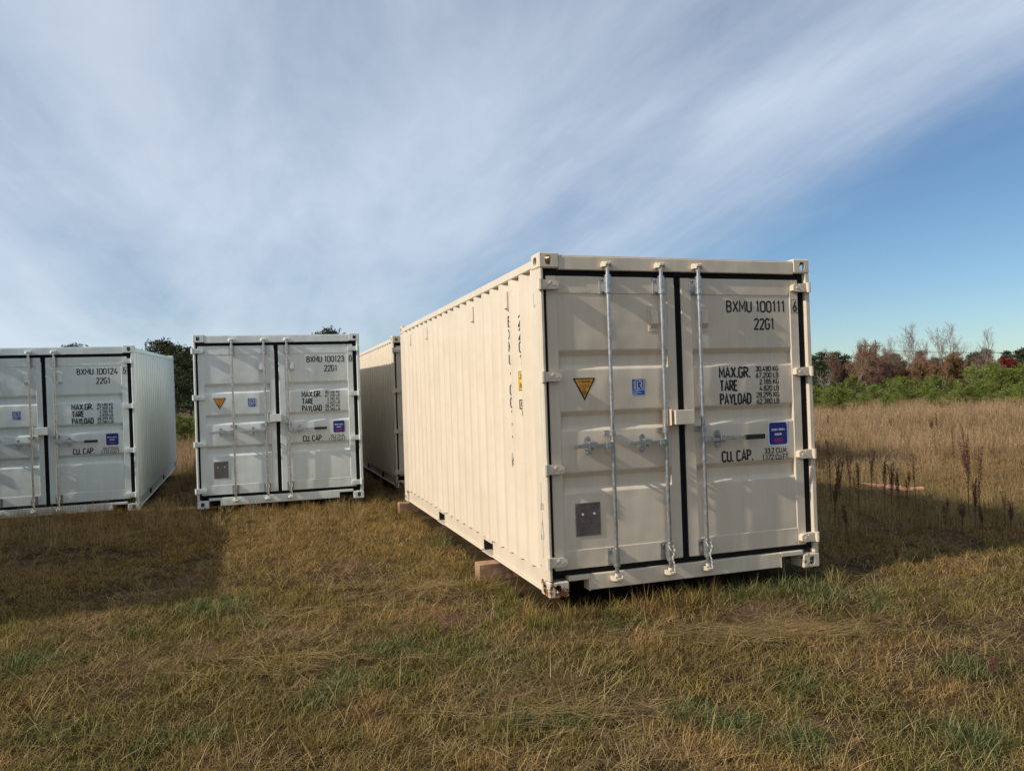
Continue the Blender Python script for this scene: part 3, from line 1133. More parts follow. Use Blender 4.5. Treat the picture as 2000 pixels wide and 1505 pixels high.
def axis_pts(c, near, step, far, grow):
    p = list(np.arange(-near, near + 1e-6, step))
    d = near
    s = step
    while d < far:
        s *= grow
        d += s
        p.append(d)
        p.insert(0, -d)
    return np.array(p) + c


gx = axis_pts(0, 10, 0.14, 900, 1.16)
gy = axis_pts(3, 11, 0.14, 900, 1.16)
GX, GY = np.meshgrid(gx, gy)
GZ = gz(GX, GY)
V = np.stack([GX.ravel(), GY.ravel(), GZ.ravel()], 1)
nx = len(gx)
ii, jj = np.meshgrid(np.arange(nx - 1), np.arange(len(gy) - 1))
b0 = (jj * nx + ii).ravel()
F = np.stack([b0, b0 + 1, b0 + nx + 1, b0 + nx], 1)
m, ns, ls, b = mat('meadow_soil')
t = ns.new('ShaderNodeTexCoord')
n1 = noise(ns, ls, 0.9, 6, 0.6, t.outputs['Object'])
r1 = ramp(ns, [(0.36, (0.045, 0.034, 0.012)), (0.50, (0.085, 0.056, 0.026)), (0.62, (0.20, 0.120, 0.078)), (0.75, (0.32, 0.205, 0.150))])
ls.new(n1.outputs['Fac'], r1.inputs[0])
n2 = noise(ns, ls, 70, 8, 0.8, t.outputs['Object'])
r2 = ramp(ns, [(0.35, (0.30, 0.28, 0.25)), (0.65, (1.35, 1.28, 1.15))])
ls.new(n2.outputs['Fac'], r2.inputs[0])
mx = ns.new('ShaderNodeMix')
mx.data_type = 'RGBA'
mx.blend_type = 'MULTIPLY'
mx.inputs['Factor'].default_value = 1
ls.new(r1.outputs[0], mx.inputs['A'])
ls.new(r2.outputs[0], mx.inputs['B'])
ls.new(mx.outputs['Result'], b.inputs['Base Color'])
b.inputs['Roughness'].default_value = 1.0
b.inputs['Specular IOR Level'].default_value = 0.1
bp = ns.new('ShaderNodeBump')
bp.inputs['Strength'].default_value = 0.9
bp.inputs['Distance'].default_value = 0.03
ls.new(n2.outputs['Fac'], bp.inputs['Height'])
ls.new(bp.outputs[0], b.inputs['Normal'])
M['soil'] = m
ground = mk('ground', np_mesh('ground', V, F, M['soil']))
ground['kind'] = 'structure'
ground['label'] = 'rough dry meadow ground under the containers'


# ------------------------------------------------------------------ pixel helper: a spot on the ground seen at a pixel of the photograph
def spot(u, v, z=GB):
    d = RT * ((u - 1000) / FPX) + FW + UP * ((752.5 - v) / FPX)
    k = (z - CAMP[2]) / d.z
    return Vector(CAMP) + d * k


def bearing(u, dist):
    """point at a horizontal distance on the bearing of image column u (at the horizon)"""
    d = RT * ((u - 1000) / FPX) + FW
    d.z = 0
    d.normalize()
    return CAMP[0] + d.x * dist, CAMP[1] + d.y * dist


def top_at(u, v, dist):
    d = RT * ((u - 1000) / FPX) + FW + UP * ((752.5 - v) / FPX)
    return CAMP[2] + d.z / math.hypot(d.x, d.y) * dist


# ------------------------------------------------------------------ grass
def blade_mat(name, trans=0.35):
    m, ns, ls, b = mat(name)
    ns.remove(b)
    a1 = ns.new('ShaderNodeAttribute')
    a1.attribute_type = 'INSTANCER'
    a1.attribute_name = 'tint'
    a2 = ns.new('ShaderNodeAttribute')
    a2.attribute_type = 'GEOMETRY'
    a2.attribute_name = 'rnd'
    mr = ns.new('ShaderNodeMapRange')
    mr.inputs['To Min'].default_value = 0.32
    mr.inputs['To Max'].default_value = 1.85
    ls.new(a2.outputs['Fac'], mr.inputs['Value'])
    # part of the blades in each tuft are dead straw
    r = ramp(ns, [(0.55, (0, 0, 0)), (0.75, (1, 1, 1))])
    ls.new(a2.outputs['Fac'], r.inputs[0])
    mxs = ns.new('ShaderNodeMix')
    mxs.data_type = 'RGBA'
    mm = ns.new('ShaderNodeMath')
    mm.operation = 'MULTIPLY'
    mm.inputs[1].default_value = 0.55
    ls.new(r.outputs[0], mm.inputs[0])
    ls.new(mm.outputs[0], mxs.inputs['Factor'])
    ls.new(a1.outputs['Color'], mxs.inputs['A'])
    mxs.inputs['B'].default_value = (0.32, 0.23, 0.105, 1)
    mx = ns.new('ShaderNodeMix')
    mx.data_type = 'RGBA'
    mx.blend_type = 'MULTIPLY'
    mx.inputs['Factor'].default_value = 1
    ls.new(mxs.outputs['Result'], mx.inputs['A'])
    ls.new(mr.outputs[0], mx.inputs['B'])
    d = ns.new('ShaderNodeBsdfDiffuse')
    tr = ns.new('ShaderNodeBsdfTranslucent')
    ls.new(mx.outputs['Result'], d.inputs['Color'])
    ls.new(mx.outputs['Result'], tr.inputs['Color'])
    ms = ns.new('ShaderNodeMixShader')
    ms.inputs[0].default_value = trans
    ls.new(d.outputs[0], ms.inputs[1])
    ls.new(tr.outputs[0], ms.inputs[2])
    ls.new(ms.outputs[0], ns['Material Output'].inputs['Surface'])
    return m


M['blade'] = blade_mat('grass_blade')


def tuft(name, seed, n, l0, l1, lean0, lean1, rad, wd, curl=0.5, head=False, bend_dir=None):
    r = np.random.default_rng(seed)
    V, F, A = [], [], []
    for k in range(n):
        ang = r.uniform(0, 2 * np.pi)
        rr = rad * np.sqrt(r.random())
        bx, by = rr * np.cos(ang), rr * np.sin(ang)
        az_ = r.uniform(0, 2 * np.pi) if bend_dir is None else bend_dir + r.normal(0, 0.5)
        ln = r.uniform(l0, l1)
        le = np.radians(r.uniform(lean0, lean1))
        dx, dy = np.cos(az_), np.sin(az_)
        wv = wd * r.uniform(0.7, 1.3)
        sx, sy = -dy, dx
        tw = r.uniform(-0.8, 0.8)
        sx, sy = sx * np.cos(tw) + dx * np.sin(tw), sy * np.cos(tw) + dy * np.sin(tw)
        p = np.array([bx, by, -0.012])
        segs = 3
        base = len(V)
        rv = r.random()
        for s in range(segs + 1):
            t = s / segs
            wl = wv * (1 - t) ** 0.7 * 0.5 if not head else wv * 0.5 * (1 - .3 * t)
            if s == segs and not head:
                V.append(p.copy())
                A.append(rv)
            else:
                V.append(p + np.array([sx, sy, 0]) * wl)
                V.append(p - np.array([sx, sy, 0]) * wl)
                A += [rv, rv]
            th = le * (1 - curl + 2 * curl * (t + .5 / segs))
            th = min(th, 1.65)
            st = ln / segs
            p = p + np.array([dx * np.sin(th), dy * np.sin(th), np.cos(th)]) * st
            p[2] = max(p[2], 0.004)
        for s in range(segs):
            a = base + 2 * s
            if s == segs - 1 and not head:
                F.append((a, a + 1, a + 2))
            else:
                F.append((a, a + 1, a + 3))
                F.append((a, a + 3, a + 2))
        if head:            # a loose seed head
            q = V[-1]
            for j in range(5):
                c = q - np.array([0, 0, 0.02 * j]) + r.normal(0, 0.006, 3)
                b_ = len(V)
                for _ in range(3):
                    V.append(c + r.normal(0, 0.007, 3))
                    A.append(min(1, rv + 0.15))
                F.append((b_, b_ + 1, b_ + 2))
    return bpy.data.objects.new(name, np_mesh(name, V, F, M['blade'], {'rnd': ('FLOAT', A)}))


def scatter(name, P, rot, scl, tint, tufts, label, cat):
    me = bpy.data.meshes.new(name)
    me.vertices.add(len(P))
    me.vertices.foreach_set('co', np.asarray(P, np.float32).ravel())
    for nm, typ, d in (('rot', 'FLOAT_VECTOR', rot), ('scl', 'FLOAT', scl), ('tint', 'FLOAT_VECTOR', tint)):
        a = me.attributes.new(nm, typ, 'POINT')
        a.data.foreach_set('value' if typ == 'FLOAT' else 'vector', np.asarray(d, np.float32).ravel())
    me.materials.append(M['blade'])
    o = mk(name, me)
    g = bpy.data.node_groups.new(name, 'GeometryNodeTree')
    g.interface.new_socket('Geometry', in_out='INPUT', socket_type='NodeSocketGeometry')
    g.interface.new_socket('Geometry', in_out='OUTPUT', socket_type='NodeSocketGeometry')
    gi = g.nodes.new('NodeGroupInput')
    go = g.nodes.new('NodeGroupOutput')
    ip = g.nodes.new('GeometryNodeInstanceOnPoints')
    jn = g.nodes.new('GeometryNodeJoinGeometry')
    for t_ in tufts:
        oi = g.nodes.new('GeometryNodeObjectInfo')
        oi.inputs['Object'].default_value = t_
        oi.inputs['As Instance'].default_value = True
        g.links.new(oi.outputs['Geometry'], jn.inputs[0])

    def named(nm, dt):
        n = g.nodes.new('GeometryNodeInputNamedAttribute')
        n.data_type = dt
        n.inputs['Name'].default_value = nm
        return n.outputs['Attribute']
    er = g.nodes.new('FunctionNodeEulerToRotation')
    g.links.new(named('rot', 'FLOAT_VECTOR'), er.inputs[0])
    g.links.new(gi.outputs[0], ip.inputs['Points'])
    g.links.new(jn.outputs[0], ip.inputs['Instance'])
    ip.inputs['Pick Instance'].default_value = True
    g.links.new(er.outputs[0], ip.inputs['Rotation'])
    g.links.new(named('scl', 'FLOAT'), ip.inputs['Scale'])
    g.links.new(ip.outputs[0], go.inputs[0])
    md = o.modifiers.new('scatter', 'NODES')
    md.node_group = g
    tag(o, label, cat, kind='stuff')
    return o


def inside(x, y, mrg=0.03):
    k = np.zeros(len(x), bool)
    for (a, b, c, d) in FOOT:
        k |= (x > a - mrg) & (x < c + mrg) & (y > b - mrg) & (y < d + mrg)
    return k


def polar(n, r0, r1, a0, a1, power=0.0):
    """points about the camera; power 0 = density ~1/r, 1 = even"""
    u = rng.random(n)
    e = power + 1
    r = (r0 ** e + u * (r1 ** e - r0 ** e)) ** (1 / e)
    a = np.radians(rng.uniform(a0, a1, n))
    return CAMP[0] + r * np.sin(a), CAMP[1] + r * np.cos(a), r


GREEN = np.array([0.105, 0.112, 0.030])
DGREEN = np.array([0.068, 0.105, 0.036])
OLIVE = np.array([0.145, 0.125, 0.042])
STRAW = np.array([0.285, 0.200, 0.092])
GOLD = np.array([0.235, 0.160, 0.062])
BROWN = np.array([0.170, 0.105, 0.056])


def lerp(a, b, t):
    t = np.clip(t, 0, 1)[:, None]
    return a * (1 - t) + b * t


def lawn_tint(x, y):
    g = fbm(x, y, 0.9, 31)
    d = fbm(x, y, 0.45, 41)
    c = lerp(np.tile(OLIVE, (len(x), 1)), np.tile(GREEN, (len(x), 1)), (g - 0.46) * 6)
    c = lerp(c, np.tile(DGREEN, (len(x), 1)), (fbm(x, y, 0.5, 51) - 0.62) * 7)
    c = lerp(c, np.tile(STRAW, (len(x), 1)), (d - 0.57) * 5)
    # the strip between the containers is golden and taller
    far = (np.hypot(x + 2, y + 5.4) - 6.5) / 3.0
    c = lerp(c, np.tile(GOLD, (len(x), 1)), np.clip(far, 0, 1) * (0.35 + 0.6 * fbm(x, y, 1.0, 61)))
    return c * np.array([1.34, 1.15, 0.88]) * rng.uniform(0.6, 1.4, (len(x), 1))


A0, A1 = -25, 60        # azimuth range about the camera, a little wider than the view

# worn patches of bare soil and flattened straw, and lush clumps: (column, row) in the photograph, radius along x, y
BARE = [(880, 1160, .55, .45), (905, 1200, .45, .3), (1380, 1185, .40, .45), (1450, 1215, .5, .3), (1190, 1010, .1, .1), (1020, 1350, .35, .25), (985, 1385, .25, .2),
        (640, 1310, .35, .22), (620, 1240, .4, .25), (1500, 1420, .22, .15), (230, 1290, .25, .25), (170, 1340, .25, .2), (1330, 1500, .25, .15),
        (330, 1140, .5, .4), (1180, 1480, .2, .15), (470, 1465, .3, .15), (1690, 1430, .25, .15)]
LUSH = [(1050, 1405, .22, .14), (960, 1345, .14, .1), (1540, 1150, .55, .35), (1620, 1165, .6, .4), (1440, 1120, .5, .25), (90, 1290, .35, .25), (690, 1340, .35, .2),
        (1500, 1225, .12, .1), (1560, 1450, .3, .15), (1420, 1400, .3, .2), (780, 1280, .4, .25), (1890, 1310, .3, .25), (1950, 1450, .3, .2), (420, 1180, .4, .3), (870, 1060, .4, .4), (300, 1450, .3, .2)]


def blobs(x, y, lst):
    sc = 0.72 if lst is LUSH else 1.0
    f = np.zeros(len(x))
    jx = (vnoise(x, y, .22, 5) - .5) * .35
    jy = (vnoise(x, y, .22, 6) - .5) * .35
    for (u, v, rx, ry) in lst:
        p = spot(u, v)
        f = np.maximum(f, np.exp(-(((x + jx - p.x) / (rx * sc)) ** 2 + ((y + jy - p.y) / (ry * sc)) ** 2)))
    return f


def lay(n, x, y, up=0.0, wob=.12):
    return np.stack([x, y, gz(x, y) + up], 1), np.stack([rng.normal(0, wob, n), rng.normal(0, wob, n), rng.uniform(0, 6.28, n)], 1)


short = [tuft('short_tuft', 100 + k, 26, 0.025, 0.080, 25, 85, 0.06, 0.0034, 0.7) for k in range(6)]
x, y, r = polar(60000, 2.4, 27, A0, A1)
bare = np.maximum(blobs(x, y, BARE), np.clip((fbm(x, y, 1.0, 71) - 0.56) * 7, 0, 0.85))
lush = blobs(x, y, LUSH)
keep = ~inside(x, y) & (rng.random(len(x)) < np.clip(1.1 - 1.25 * bare + lush, 0.05, 1))
x, y, r, lush = x[keep], y[keep], r[keep], lush[keep]
n = len(x)
tn = lerp(lawn_tint(x, y), np.tile(DGREEN * 1.25, (n, 1)), lush * 1.25)
P_, R_ = lay(n, x, y)
scatter('short_grass', P_, R_, rng.uniform(0.7, 1.3, n) * (1 + 0.035 * r) * (1 + .35 * lush), tn, short, 'short olive and green meadow grass', 'grass')

matt = [tuft('flat_tuft', 200 + k, 18, 0.07, 0.20, 68, 89, 0.07, 0.0030, 0.12) for k in range(5)]
x, y, r = polar(30000, 2.4, 17, A0, A1)
bare = np.maximum(blobs(x, y, BARE), np.clip((fbm(x, y, 1.0, 71) - 0.48) * 5, 0, 1))
keep = ~inside(x, y) & (rng.random(len(x)) < np.clip(np.where(bare > .75, .5, bare * 0.75), 0.14, 1) * (1 - .8 * blobs(x, y, LUSH)))
x, y, r = x[keep], y[keep], r[keep]
n = len(x)
tn = lerp(np.tile(STRAW * 1.25, (n, 1)), np.tile(BROWN * 1.35, (n, 1)), fbm(x, y, 0.5, 81) * 2.0 - 0.5) * rng.uniform(0.65, 1.35, (n, 1))
P_, R_ = lay(n, x, y, 0.010, .06)
scatter('matted_dead_grass', P_, R_, rng.uniform(0.7, 1.3, n), tn, matt, 'matted straw coloured dead grass lying flat in patches', 'grass')

bunch = [tuft('bunch_tuft', 300 + k, 44, 0.06, 0.165, 14, 70, 0.045, 0.0034, 0.65) for k in range(5)]
x, y, r = polar(9000, 2.5, 24, A0, A1)
fx_ = np.concatenate([np.concatenate([rng.uniform(-0.2, 2.7, 80), rng.normal(1.05, .08, 14), rng.normal(0.35, .12, 16)]), -rng.uniform(0.06, 0.35, 50), rng.uniform(-3.1, -0.3, 90), rng.uniform(-6.4, -3.7, 90)])
fy_ = np.concatenate([-np.abs(rng.normal(0.06, 0.16, 110)), rng.uniform(0, 6, 50), 6.85 - np.abs(rng.normal(0.05, 0.2, 90)), 7.85 - np.abs(rng.normal(0.05, 0.2, 90))])
foot = np.concatenate([np.zeros(len(x), bool), np.ones(len(fx_), bool)])
x = np.concatenate([x, fx_])
y = np.concatenate([y, fy_])
r = np.hypot(x - CAMP[0], y - CAMP[1])
lush = blobs(x, y, LUSH)
keep = (foot & ~inside(x, y, 0.02)) | ~inside(x, y, 0.05) & (rng.random(len(x)) < np.clip((fbm(x, y, 1.3, 91) - 0.50) * 4, 0.04, .8) + lush * .9) & (blobs(x, y, BARE) < .4)
x, y, r, lush, foot = x[keep], y[keep], r[keep], lush[keep], foot[keep]
n = len(x)
tn = lerp(lawn_tint(x, y), np.tile(DGREEN * 1.2, (n, 1)), lush * 1.35)
P_, R_ = lay(n, x, y, 0, .1)
scatter('bunch_grass', P_, R_, rng.uniform(0.55, 1.1, n) * np.where(foot, 1.45, 1.0), tn, bunch, 'thicker bunches of green and yellowing grass', 'grass')

stalk = [tuft('stalk_tuft', 400 + k, 2, 0.14, 0.34, 45, 88, 0.05, 0.0022, 0.25) for k in range(8)]
x, y, r = polar(5200, 2.5, 20, A0, A1)
keep = ~inside(x, y, 0.08)
x, y, r = x[keep], y[keep], r[keep]
n = len(x)
P_, R_ = lay(n, x, y, 0.02, .15)
scatter('grass_stalks', P_, R_, rng.uniform(0.6, 1.1, n), np.tile(STRAW * 1.6, (n, 1)) * rng.uniform(0.7, 1.3, (n, 1)), stalk, 'pale dry grass stalks lying and leaning in the lawn', 'grass')

straw = [tuft('straw_tuft', 450 + k, 4, 0.20, 0.52, 82, 90, 0.06, 0.0030, 0.05, False, 0.0) for k in range(5)]
xs_, ys_ = [], []
for (u, v, sx, sy, num) in ((1470, 1232, .42, .12, 150), (1560, 1240, .35, .08, 120), (1120, 1400, .25, .08, 60), (880, 1150, .3, .15, 90), (560, 1300, .4, .12, 60), (640, 1200, .35, .1, 50)):
    p = spot(u, v)
    xs_.append(rng.normal(p.x, sx, num))
    ys_.append(rng.normal(p.y, sy, num) - 0.3 * (xs_[-1] - p.x))
x, y = np.concatenate(xs_), np.concatenate(ys_)
keep = ~inside(x, y, 0.1)
x, y = x[keep], y[keep]
n = len(x)
P_, R_ = lay(n, x, y, 0.035, .05)
R_[:, 2] = rng.normal(-0.32, 0.28, n) + np.pi * rng.integers(0, 2, n)
scatter('swept_straw', P_, R_, rng.uniform(0.6, 1.1, n), np.tile(STRAW * 2.0, (n, 1)) * rng.uniform(0.5, 1.3, (n, 1)), straw, 'long pale straw swept flat on the worn patches', 'grass')

tall = [tuft('tall_tuft', 500 + k, 30, 0.20, 0.52, 4, 40, 0.18, 0.0042, 0.5, k % 2 == 0) for k in range(5)]
x, y, r = polar(36000, 7.0, 78, -30, 62, 0.25)
right = (x > 2.9) & (y > 1.0 + 0.25 * np.sin(x * 1.7))
back = y > 7.0
near_row = (y > 4.6) & (x < -0.2)
pz = np.where(right | back, 1.0, np.where(near_row, np.where(x < -2.9, 0.45, 0.28), 0.0))
keep = ~inside(x, y, 0.12) & (rng.random(len(x)) < pz)
x, y, r = x[keep], y[keep], r[keep]
n = len(x)
gd = 0.6 * fbm(x, y, 4.0, 111) + 0.4 * fbm(x, y, 1.2, 115)
tn = lerp(np.tile(np.array([0.36, 0.230, 0.135]), (n, 1)), np.tile(BROWN * 1.25, (n, 1)), gd * 3.4 - 1.4)
nearf = np.clip((15 - r) / 6, 0, 1)
tn = lerp(tn, np.tile(OLIVE * 1.5, (n, 1)), nearf * (0.2 + fbm(x, y, 1.5, 121) * 0.7)) * rng.uniform(0.75, 1.25, (n, 1))
sc_ = rng.uniform(0.6, 1.1, n) * np.where(r < 18, np.where(x < 1, 0.62, 0.62), 1.0) * (1 + np.clip(r - 20, 0, 40) * 0.012)
P_, R_ = lay(n, x, y, 0, .08)
scatter('tall_dry_grass', P_, R_, sc_, tn, tall, 'tall brown dry grass of the open field', 'grass')


# ------------------------------------------------------------------ weeds
M['dock'] = plain('dock_seed', (0.120, 0.045, 0.022), 0.9, 0, (0.065, 0.026, 0.014), 40)
M['stem'] = plain('dock_stem', (0.155, 0.075, 0.040), 0.85, 0, (0.10, 0.05, 0.03), 20)


def weed_mesh(seed, h, nb):
    r = random.Random(seed)
    st = MB()
    sd_ = MB()
    main = []
    lx, ly = r.uniform(-.06, .06), r.uniform(-.06, .06)
    for k in range(7):
        t = k / 6
        main.append((lx * t * t, ly * t * t, h * t - 0.02))
    st.tube(main, [0.006 * (1 - .6 * k / 6) for k in range(7)], 5)

    def seeds(pts, w_):
        for i in range(len(pts) - 1):
            a, b_ = Vector(pts[i]), Vector(pts[i + 1])
            nn = max(2, int((b_ - a).length / 0.006))
            for j in range(nn):
                c = a.lerp(b_, j / nn)
                for _ in range(2):
                    o = Vector((r.gauss(0, w_), r.gauss(0, w_), r.gauss(0, w_)))
                    q = [c + o + Vector((r.uniform(-.011, .011), r.uniform(-.011, .011), r.uniform(-.014, .014))) for _ in range(3)]
                    sd_.add(q, [(0, 1, 2)])
    seeds(main[2:], 0.012)
    for k in range(nb):
        t = r.uniform(0.35, 0.75)
        a = r.uniform(0, 6.28)
        base = Vector((lx * t * t, ly * t * t, h * t))
        ln = h * r.uniform(0.2, 0.42)
        sp = r.uniform(0.06, 0.22)
        pts = []
        for j in range(5):
            q = j / 4
            pts.append(base + Vector((math.cos(a) * sp * ln * (q ** .6), math.sin(a) * sp * ln * (q ** .6), ln * q)))
        st.tube(pts, [0.004, .0035, .003, .0025, .002], 4)
        seeds(pts[1:], 0.010)
    return st.mesh('stem', M['stem']), sd_.mesh('seed_head', M['dock'])


WM = [weed_mesh(s, 1.0, nb) for s, nb in ((1, 7), (2, 4), (3, 2), (4, 9), (5, 0))]
# base pixel, top row, mesh, label
weeds = [
    (1893, 1010, 842, 3, 'tallest rust brown dock weed with forked seed heads at the right'),
    (1914, 1012, 868, 2, 'slim dock stalk right beside the tallest rust brown weed'),
    (1742, 1002, 898, 0, 'bushy brown dock weed in front of the red board'),
    (1703, 985, 874, 1, 'pointed dock weed at the left end of the red board'),
    (1789, 990, 886, 2, 'slender leaning dock weed just right of the red board'),
    (1642, 1002, 890, 0, 'dark dock weed with spread seed heads beside the beige container'),
    (1624, 985, 856, 4, 'thin bare dock stalk nearest the beige container door edge'),
    (1661, 990, 888, 2, 'narrow dock weed between the bushy ones beside the beige container'),
    (1772, 1000, 922, 1, 'short dock weed in front of the right end of the red board'),
    (1712, 965, 920, 4, 'small broken dock stalk behind the left end of the red board'),
    (1864, 918, 838, 4, 'thin far dock stalk left of the tallest weed'),
    (1838, 915, 855, 4, 'short thin far dock stalk in the sunlit grass'),
    (1963, 1020, 958, 2, 'low dock stalk near the right frame edge'),
    (1846, 1045, 972, 1, 'reddish leafless weed in the container shadow'),
    (1920, 1050, 985, 3, 'low bushy reddish weed below the tallest stalk'),
    (1752, 1105, 1066, 3, 'small rusty weed at the edge of the container shadow'),
    (489, 1060, 982, 4, 'single dark weed stalk in the lawn before the middle container'),
    (1940, 1340, 1275, 3, 'small dark brown weed at the lower right of the lawn'),
    (315, 1100, 1062, 4, 'short thin weed in the shaded grass at left'),
    (1655, 1060, 985, 3, 'low dark red weed close to the lower right corner of the beige container'),
    (1880, 1040, 975, 3, 'bushy rusty weed left of the low one below the tallest stalk'),
    (1905, 1035, 930, 0, 'dense rusty dock weed at the foot of the tallest stalk'),
    (1728, 1000, 900, 1, 'dock weed with short branches left of the bushy one before the board'),
    (1756, 998, 912, 0, 'spreading dock weed right of the bushy one before the board'),
    (1678, 1012, 905, 1, 'brown dock weed between the container and the board'),
    (1975, 1045, 975, 0, 'reddish weed at the right frame edge in the shade'),
    (1632, 1030, 930, 3, 'bushy dark weed nearest the container lower corner'),
    (1820, 862, 815, 0, 'brown weed standing in the far dry field'),
    (1832, 860, 806, 2, 'taller brown weed standing in the far dry field'),
    (1740, 850, 815, 2, 'slim brown weed in the far field near the container edge'),
    (1618, 842, 808, 0, 'dark weed in the far field right of the container edge'),
    (1948, 828, 800, 1, 'small brown weed in the far field at right'),
]
for i, (u, v, vt, k, lab) in enumerate(weeds):
    p = spot(u, v, GB + 0.02)
    dist = (Vector((p.x, p.y, 0)) - Vector((CAMP[0], CAMP[1], 0))).length
    hgt = top_at(u, vt, dist) - float(gz(p.x, p.y))
    o = empty('dock_weed', (p.x, p.y, float(gz(p.x, p.y))), (0, 0, i * 1.3))
    s_ = max(hgt, .15)
    o.scale = (min(1.0, s_ ** .5) * (1.5 if dist > 20 else 1), min(1.0, s_ ** .5) * (1.5 if dist > 20 else 1), s_)
    tag(o, lab, 'weed', 'dry dock weeds')
    mk('stem', WM[k][0], o)
    if k != 4 or True:
        mk('seed_head', WM[k][1], o)

# ------------------------------------------------------------------ timber under the near container, red board
for (u, yy, lab) in ((0, 1.42, 'short squared timber under the near end of the beige container'), (1, 5.82, 'squared timber under the far end of the beige container')):
    mb = MB()
    mb.cbox(-0.17 + 0.03 * u, 1.3, yy - 0.075, yy + 0.075, -0.20, 0.0015, 0.006)
    o = mb.build('timber_block', M['wood'])
    tag(o, lab, 'timber', 'timber blocks')
mb = MB()
for k in range(2):
    mb = MB()
    mb.cbox(-0.36 + 0.1 * k, 0.26, -0.05, 0.05, 0, 0.035, 0.004)
    o = mb.build('board', M['cedar'])
    p = spot((1724, 1765)[k], (940, 947)[k], 0.06)
    o.location = (p.x, p.y, float(gz(p.x, p.y)) + 0.10 + .01 * k)
    o.rotation_euler = (0.03, 0.06 - .1 * k, -0.75 + 0.25 * k)
    tag(o, ('reddish board lying in sunlit grass beyond the weeds, left piece', 'reddish board lying in sunlit grass beyond the weeds, right piece')[k], 'board', 'reddish boards')


# ------------------------------------------------------------------ trees
def leaf_mat(name, c1, c2, trans=0.25):
    m, ns, ls, b = mat(name)
    ns.remove(b)
    oi = ns.new('ShaderNodeObjectInfo')
    t = ns.new('ShaderNodeTexCoord')
    n1 = noise(ns, ls, 1.7, 3, 0.6, t.outputs['Object'])
    r = ramp(ns, [(0.3, c2), (0.7, c1)])
    ls.new(n1.outputs['Fac'], r.inputs[0])
    hs = ns.new('ShaderNodeHueSaturation')
    mr = ns.new('ShaderNodeMapRange')
    mr.inputs['To Min'].default_value = 0.75
    mr.inputs['To Max'].default_value = 1.25
    ls.new(oi.outputs['Random'], mr.inputs['Value'])
    ls.new(mr.outputs[0], hs.inputs['Value'])
    ls.new(r.outputs[0], hs.inputs['Color'])
    d = ns.new('ShaderNodeBsdfDiffuse')
    tr = ns.new('ShaderNodeBsdfTranslucent')
    ls.new(hs.outputs[0], d.inputs['Color'])
    ls.new(hs.outputs[0], tr.inputs['Color'])
    ms = ns.new('ShaderNodeMixShader')
    ms.inputs[0].default_value = trans
    ls.new(d.outputs[0], ms.inputs[1])
    ls.new(tr.outputs[0], ms.inputs[2])
    ls.new(ms.outputs[0], ns['Material Output'].inputs['Surface'])
    return m


M['pine'] = leaf_mat('dark_pine_needles', (0.085, 0.098, 0.045), (0.042, 0.052, 0.026))
M['young'] = leaf_mat('young_pine_needles', (0.24, 0.27, 0.060), (0.120, 0.150, 0.036))
M['russet'] = leaf_mat('russet_leaves', (0.30, 0.165, 0.105), (0.20, 0.125, 0.090), 0.35)
M['bronze'] = leaf_mat('bronze_leaves', (0.36, 0.205, 0.095), (0.23, 0.145, 0.085), 0.35)
M['amber'] = leaf_mat('amber_leaves', (0.46, 0.25, 0.065), (0.36, 0.19, 0.065), 0.35)
M['crimson'] = leaf_mat('crimson_leaves', (0.30, 0.05, 0.035), (0.20, 0.035, 0.03), 0.35)
M['bark'] = plain('pine_bark', (0.10, 0.07, 0.05), 0.95, 0, (0.06, 0.045, 0.035), 6)
M['birch'] = plain('birch_bark', (0.40, 0.33, 0.27), 0.85, 0, (0.22, 0.175, 0.145), 5)
M['twig'] = plain('twig_bark', (0.27, 0.20, 0.165), 0.9, 0, (0.19, 0.14, 0.115), 5)


def foliage(cent, size, per, r, flat=0.6, dirs=None):
    """clumps of small pointed leaf faces about each centre"""
    cent = np.asarray(cent, float)
    n = len(cent) * per
    c = np.repeat(cent, per, 0)
    off = r.normal(0, 1, (n, 3)) * size * np.array([1, 1, flat])
    c = c + off
    u = r.normal(0, 1, (n, 3))
    if dirs is not None:
        u = np.repeat(np.asarray(dirs, float), per, 0) + u * 0.45
    u /= np.linalg.norm(u, axis=1, keepdims=True)
    v = np.cross(u, r.normal(0, 1, (n, 3)))
    v /= np.linalg.norm(v, axis=1, keepdims=True) + 1e-9
    return c, u, v


def leafmesh(name, c, u, v, a, b, mt):
    n = len(c)
    V = np.empty((n * 4, 3))
    V[0::4] = c - u * a
    V[1::4] = c + v * b
    V[2::4] = c + u * a
    V[3::4] = c - v * b
    F = np.arange(n * 4).reshape(n, 4)
    return np_mesh(name, V, F, mt)


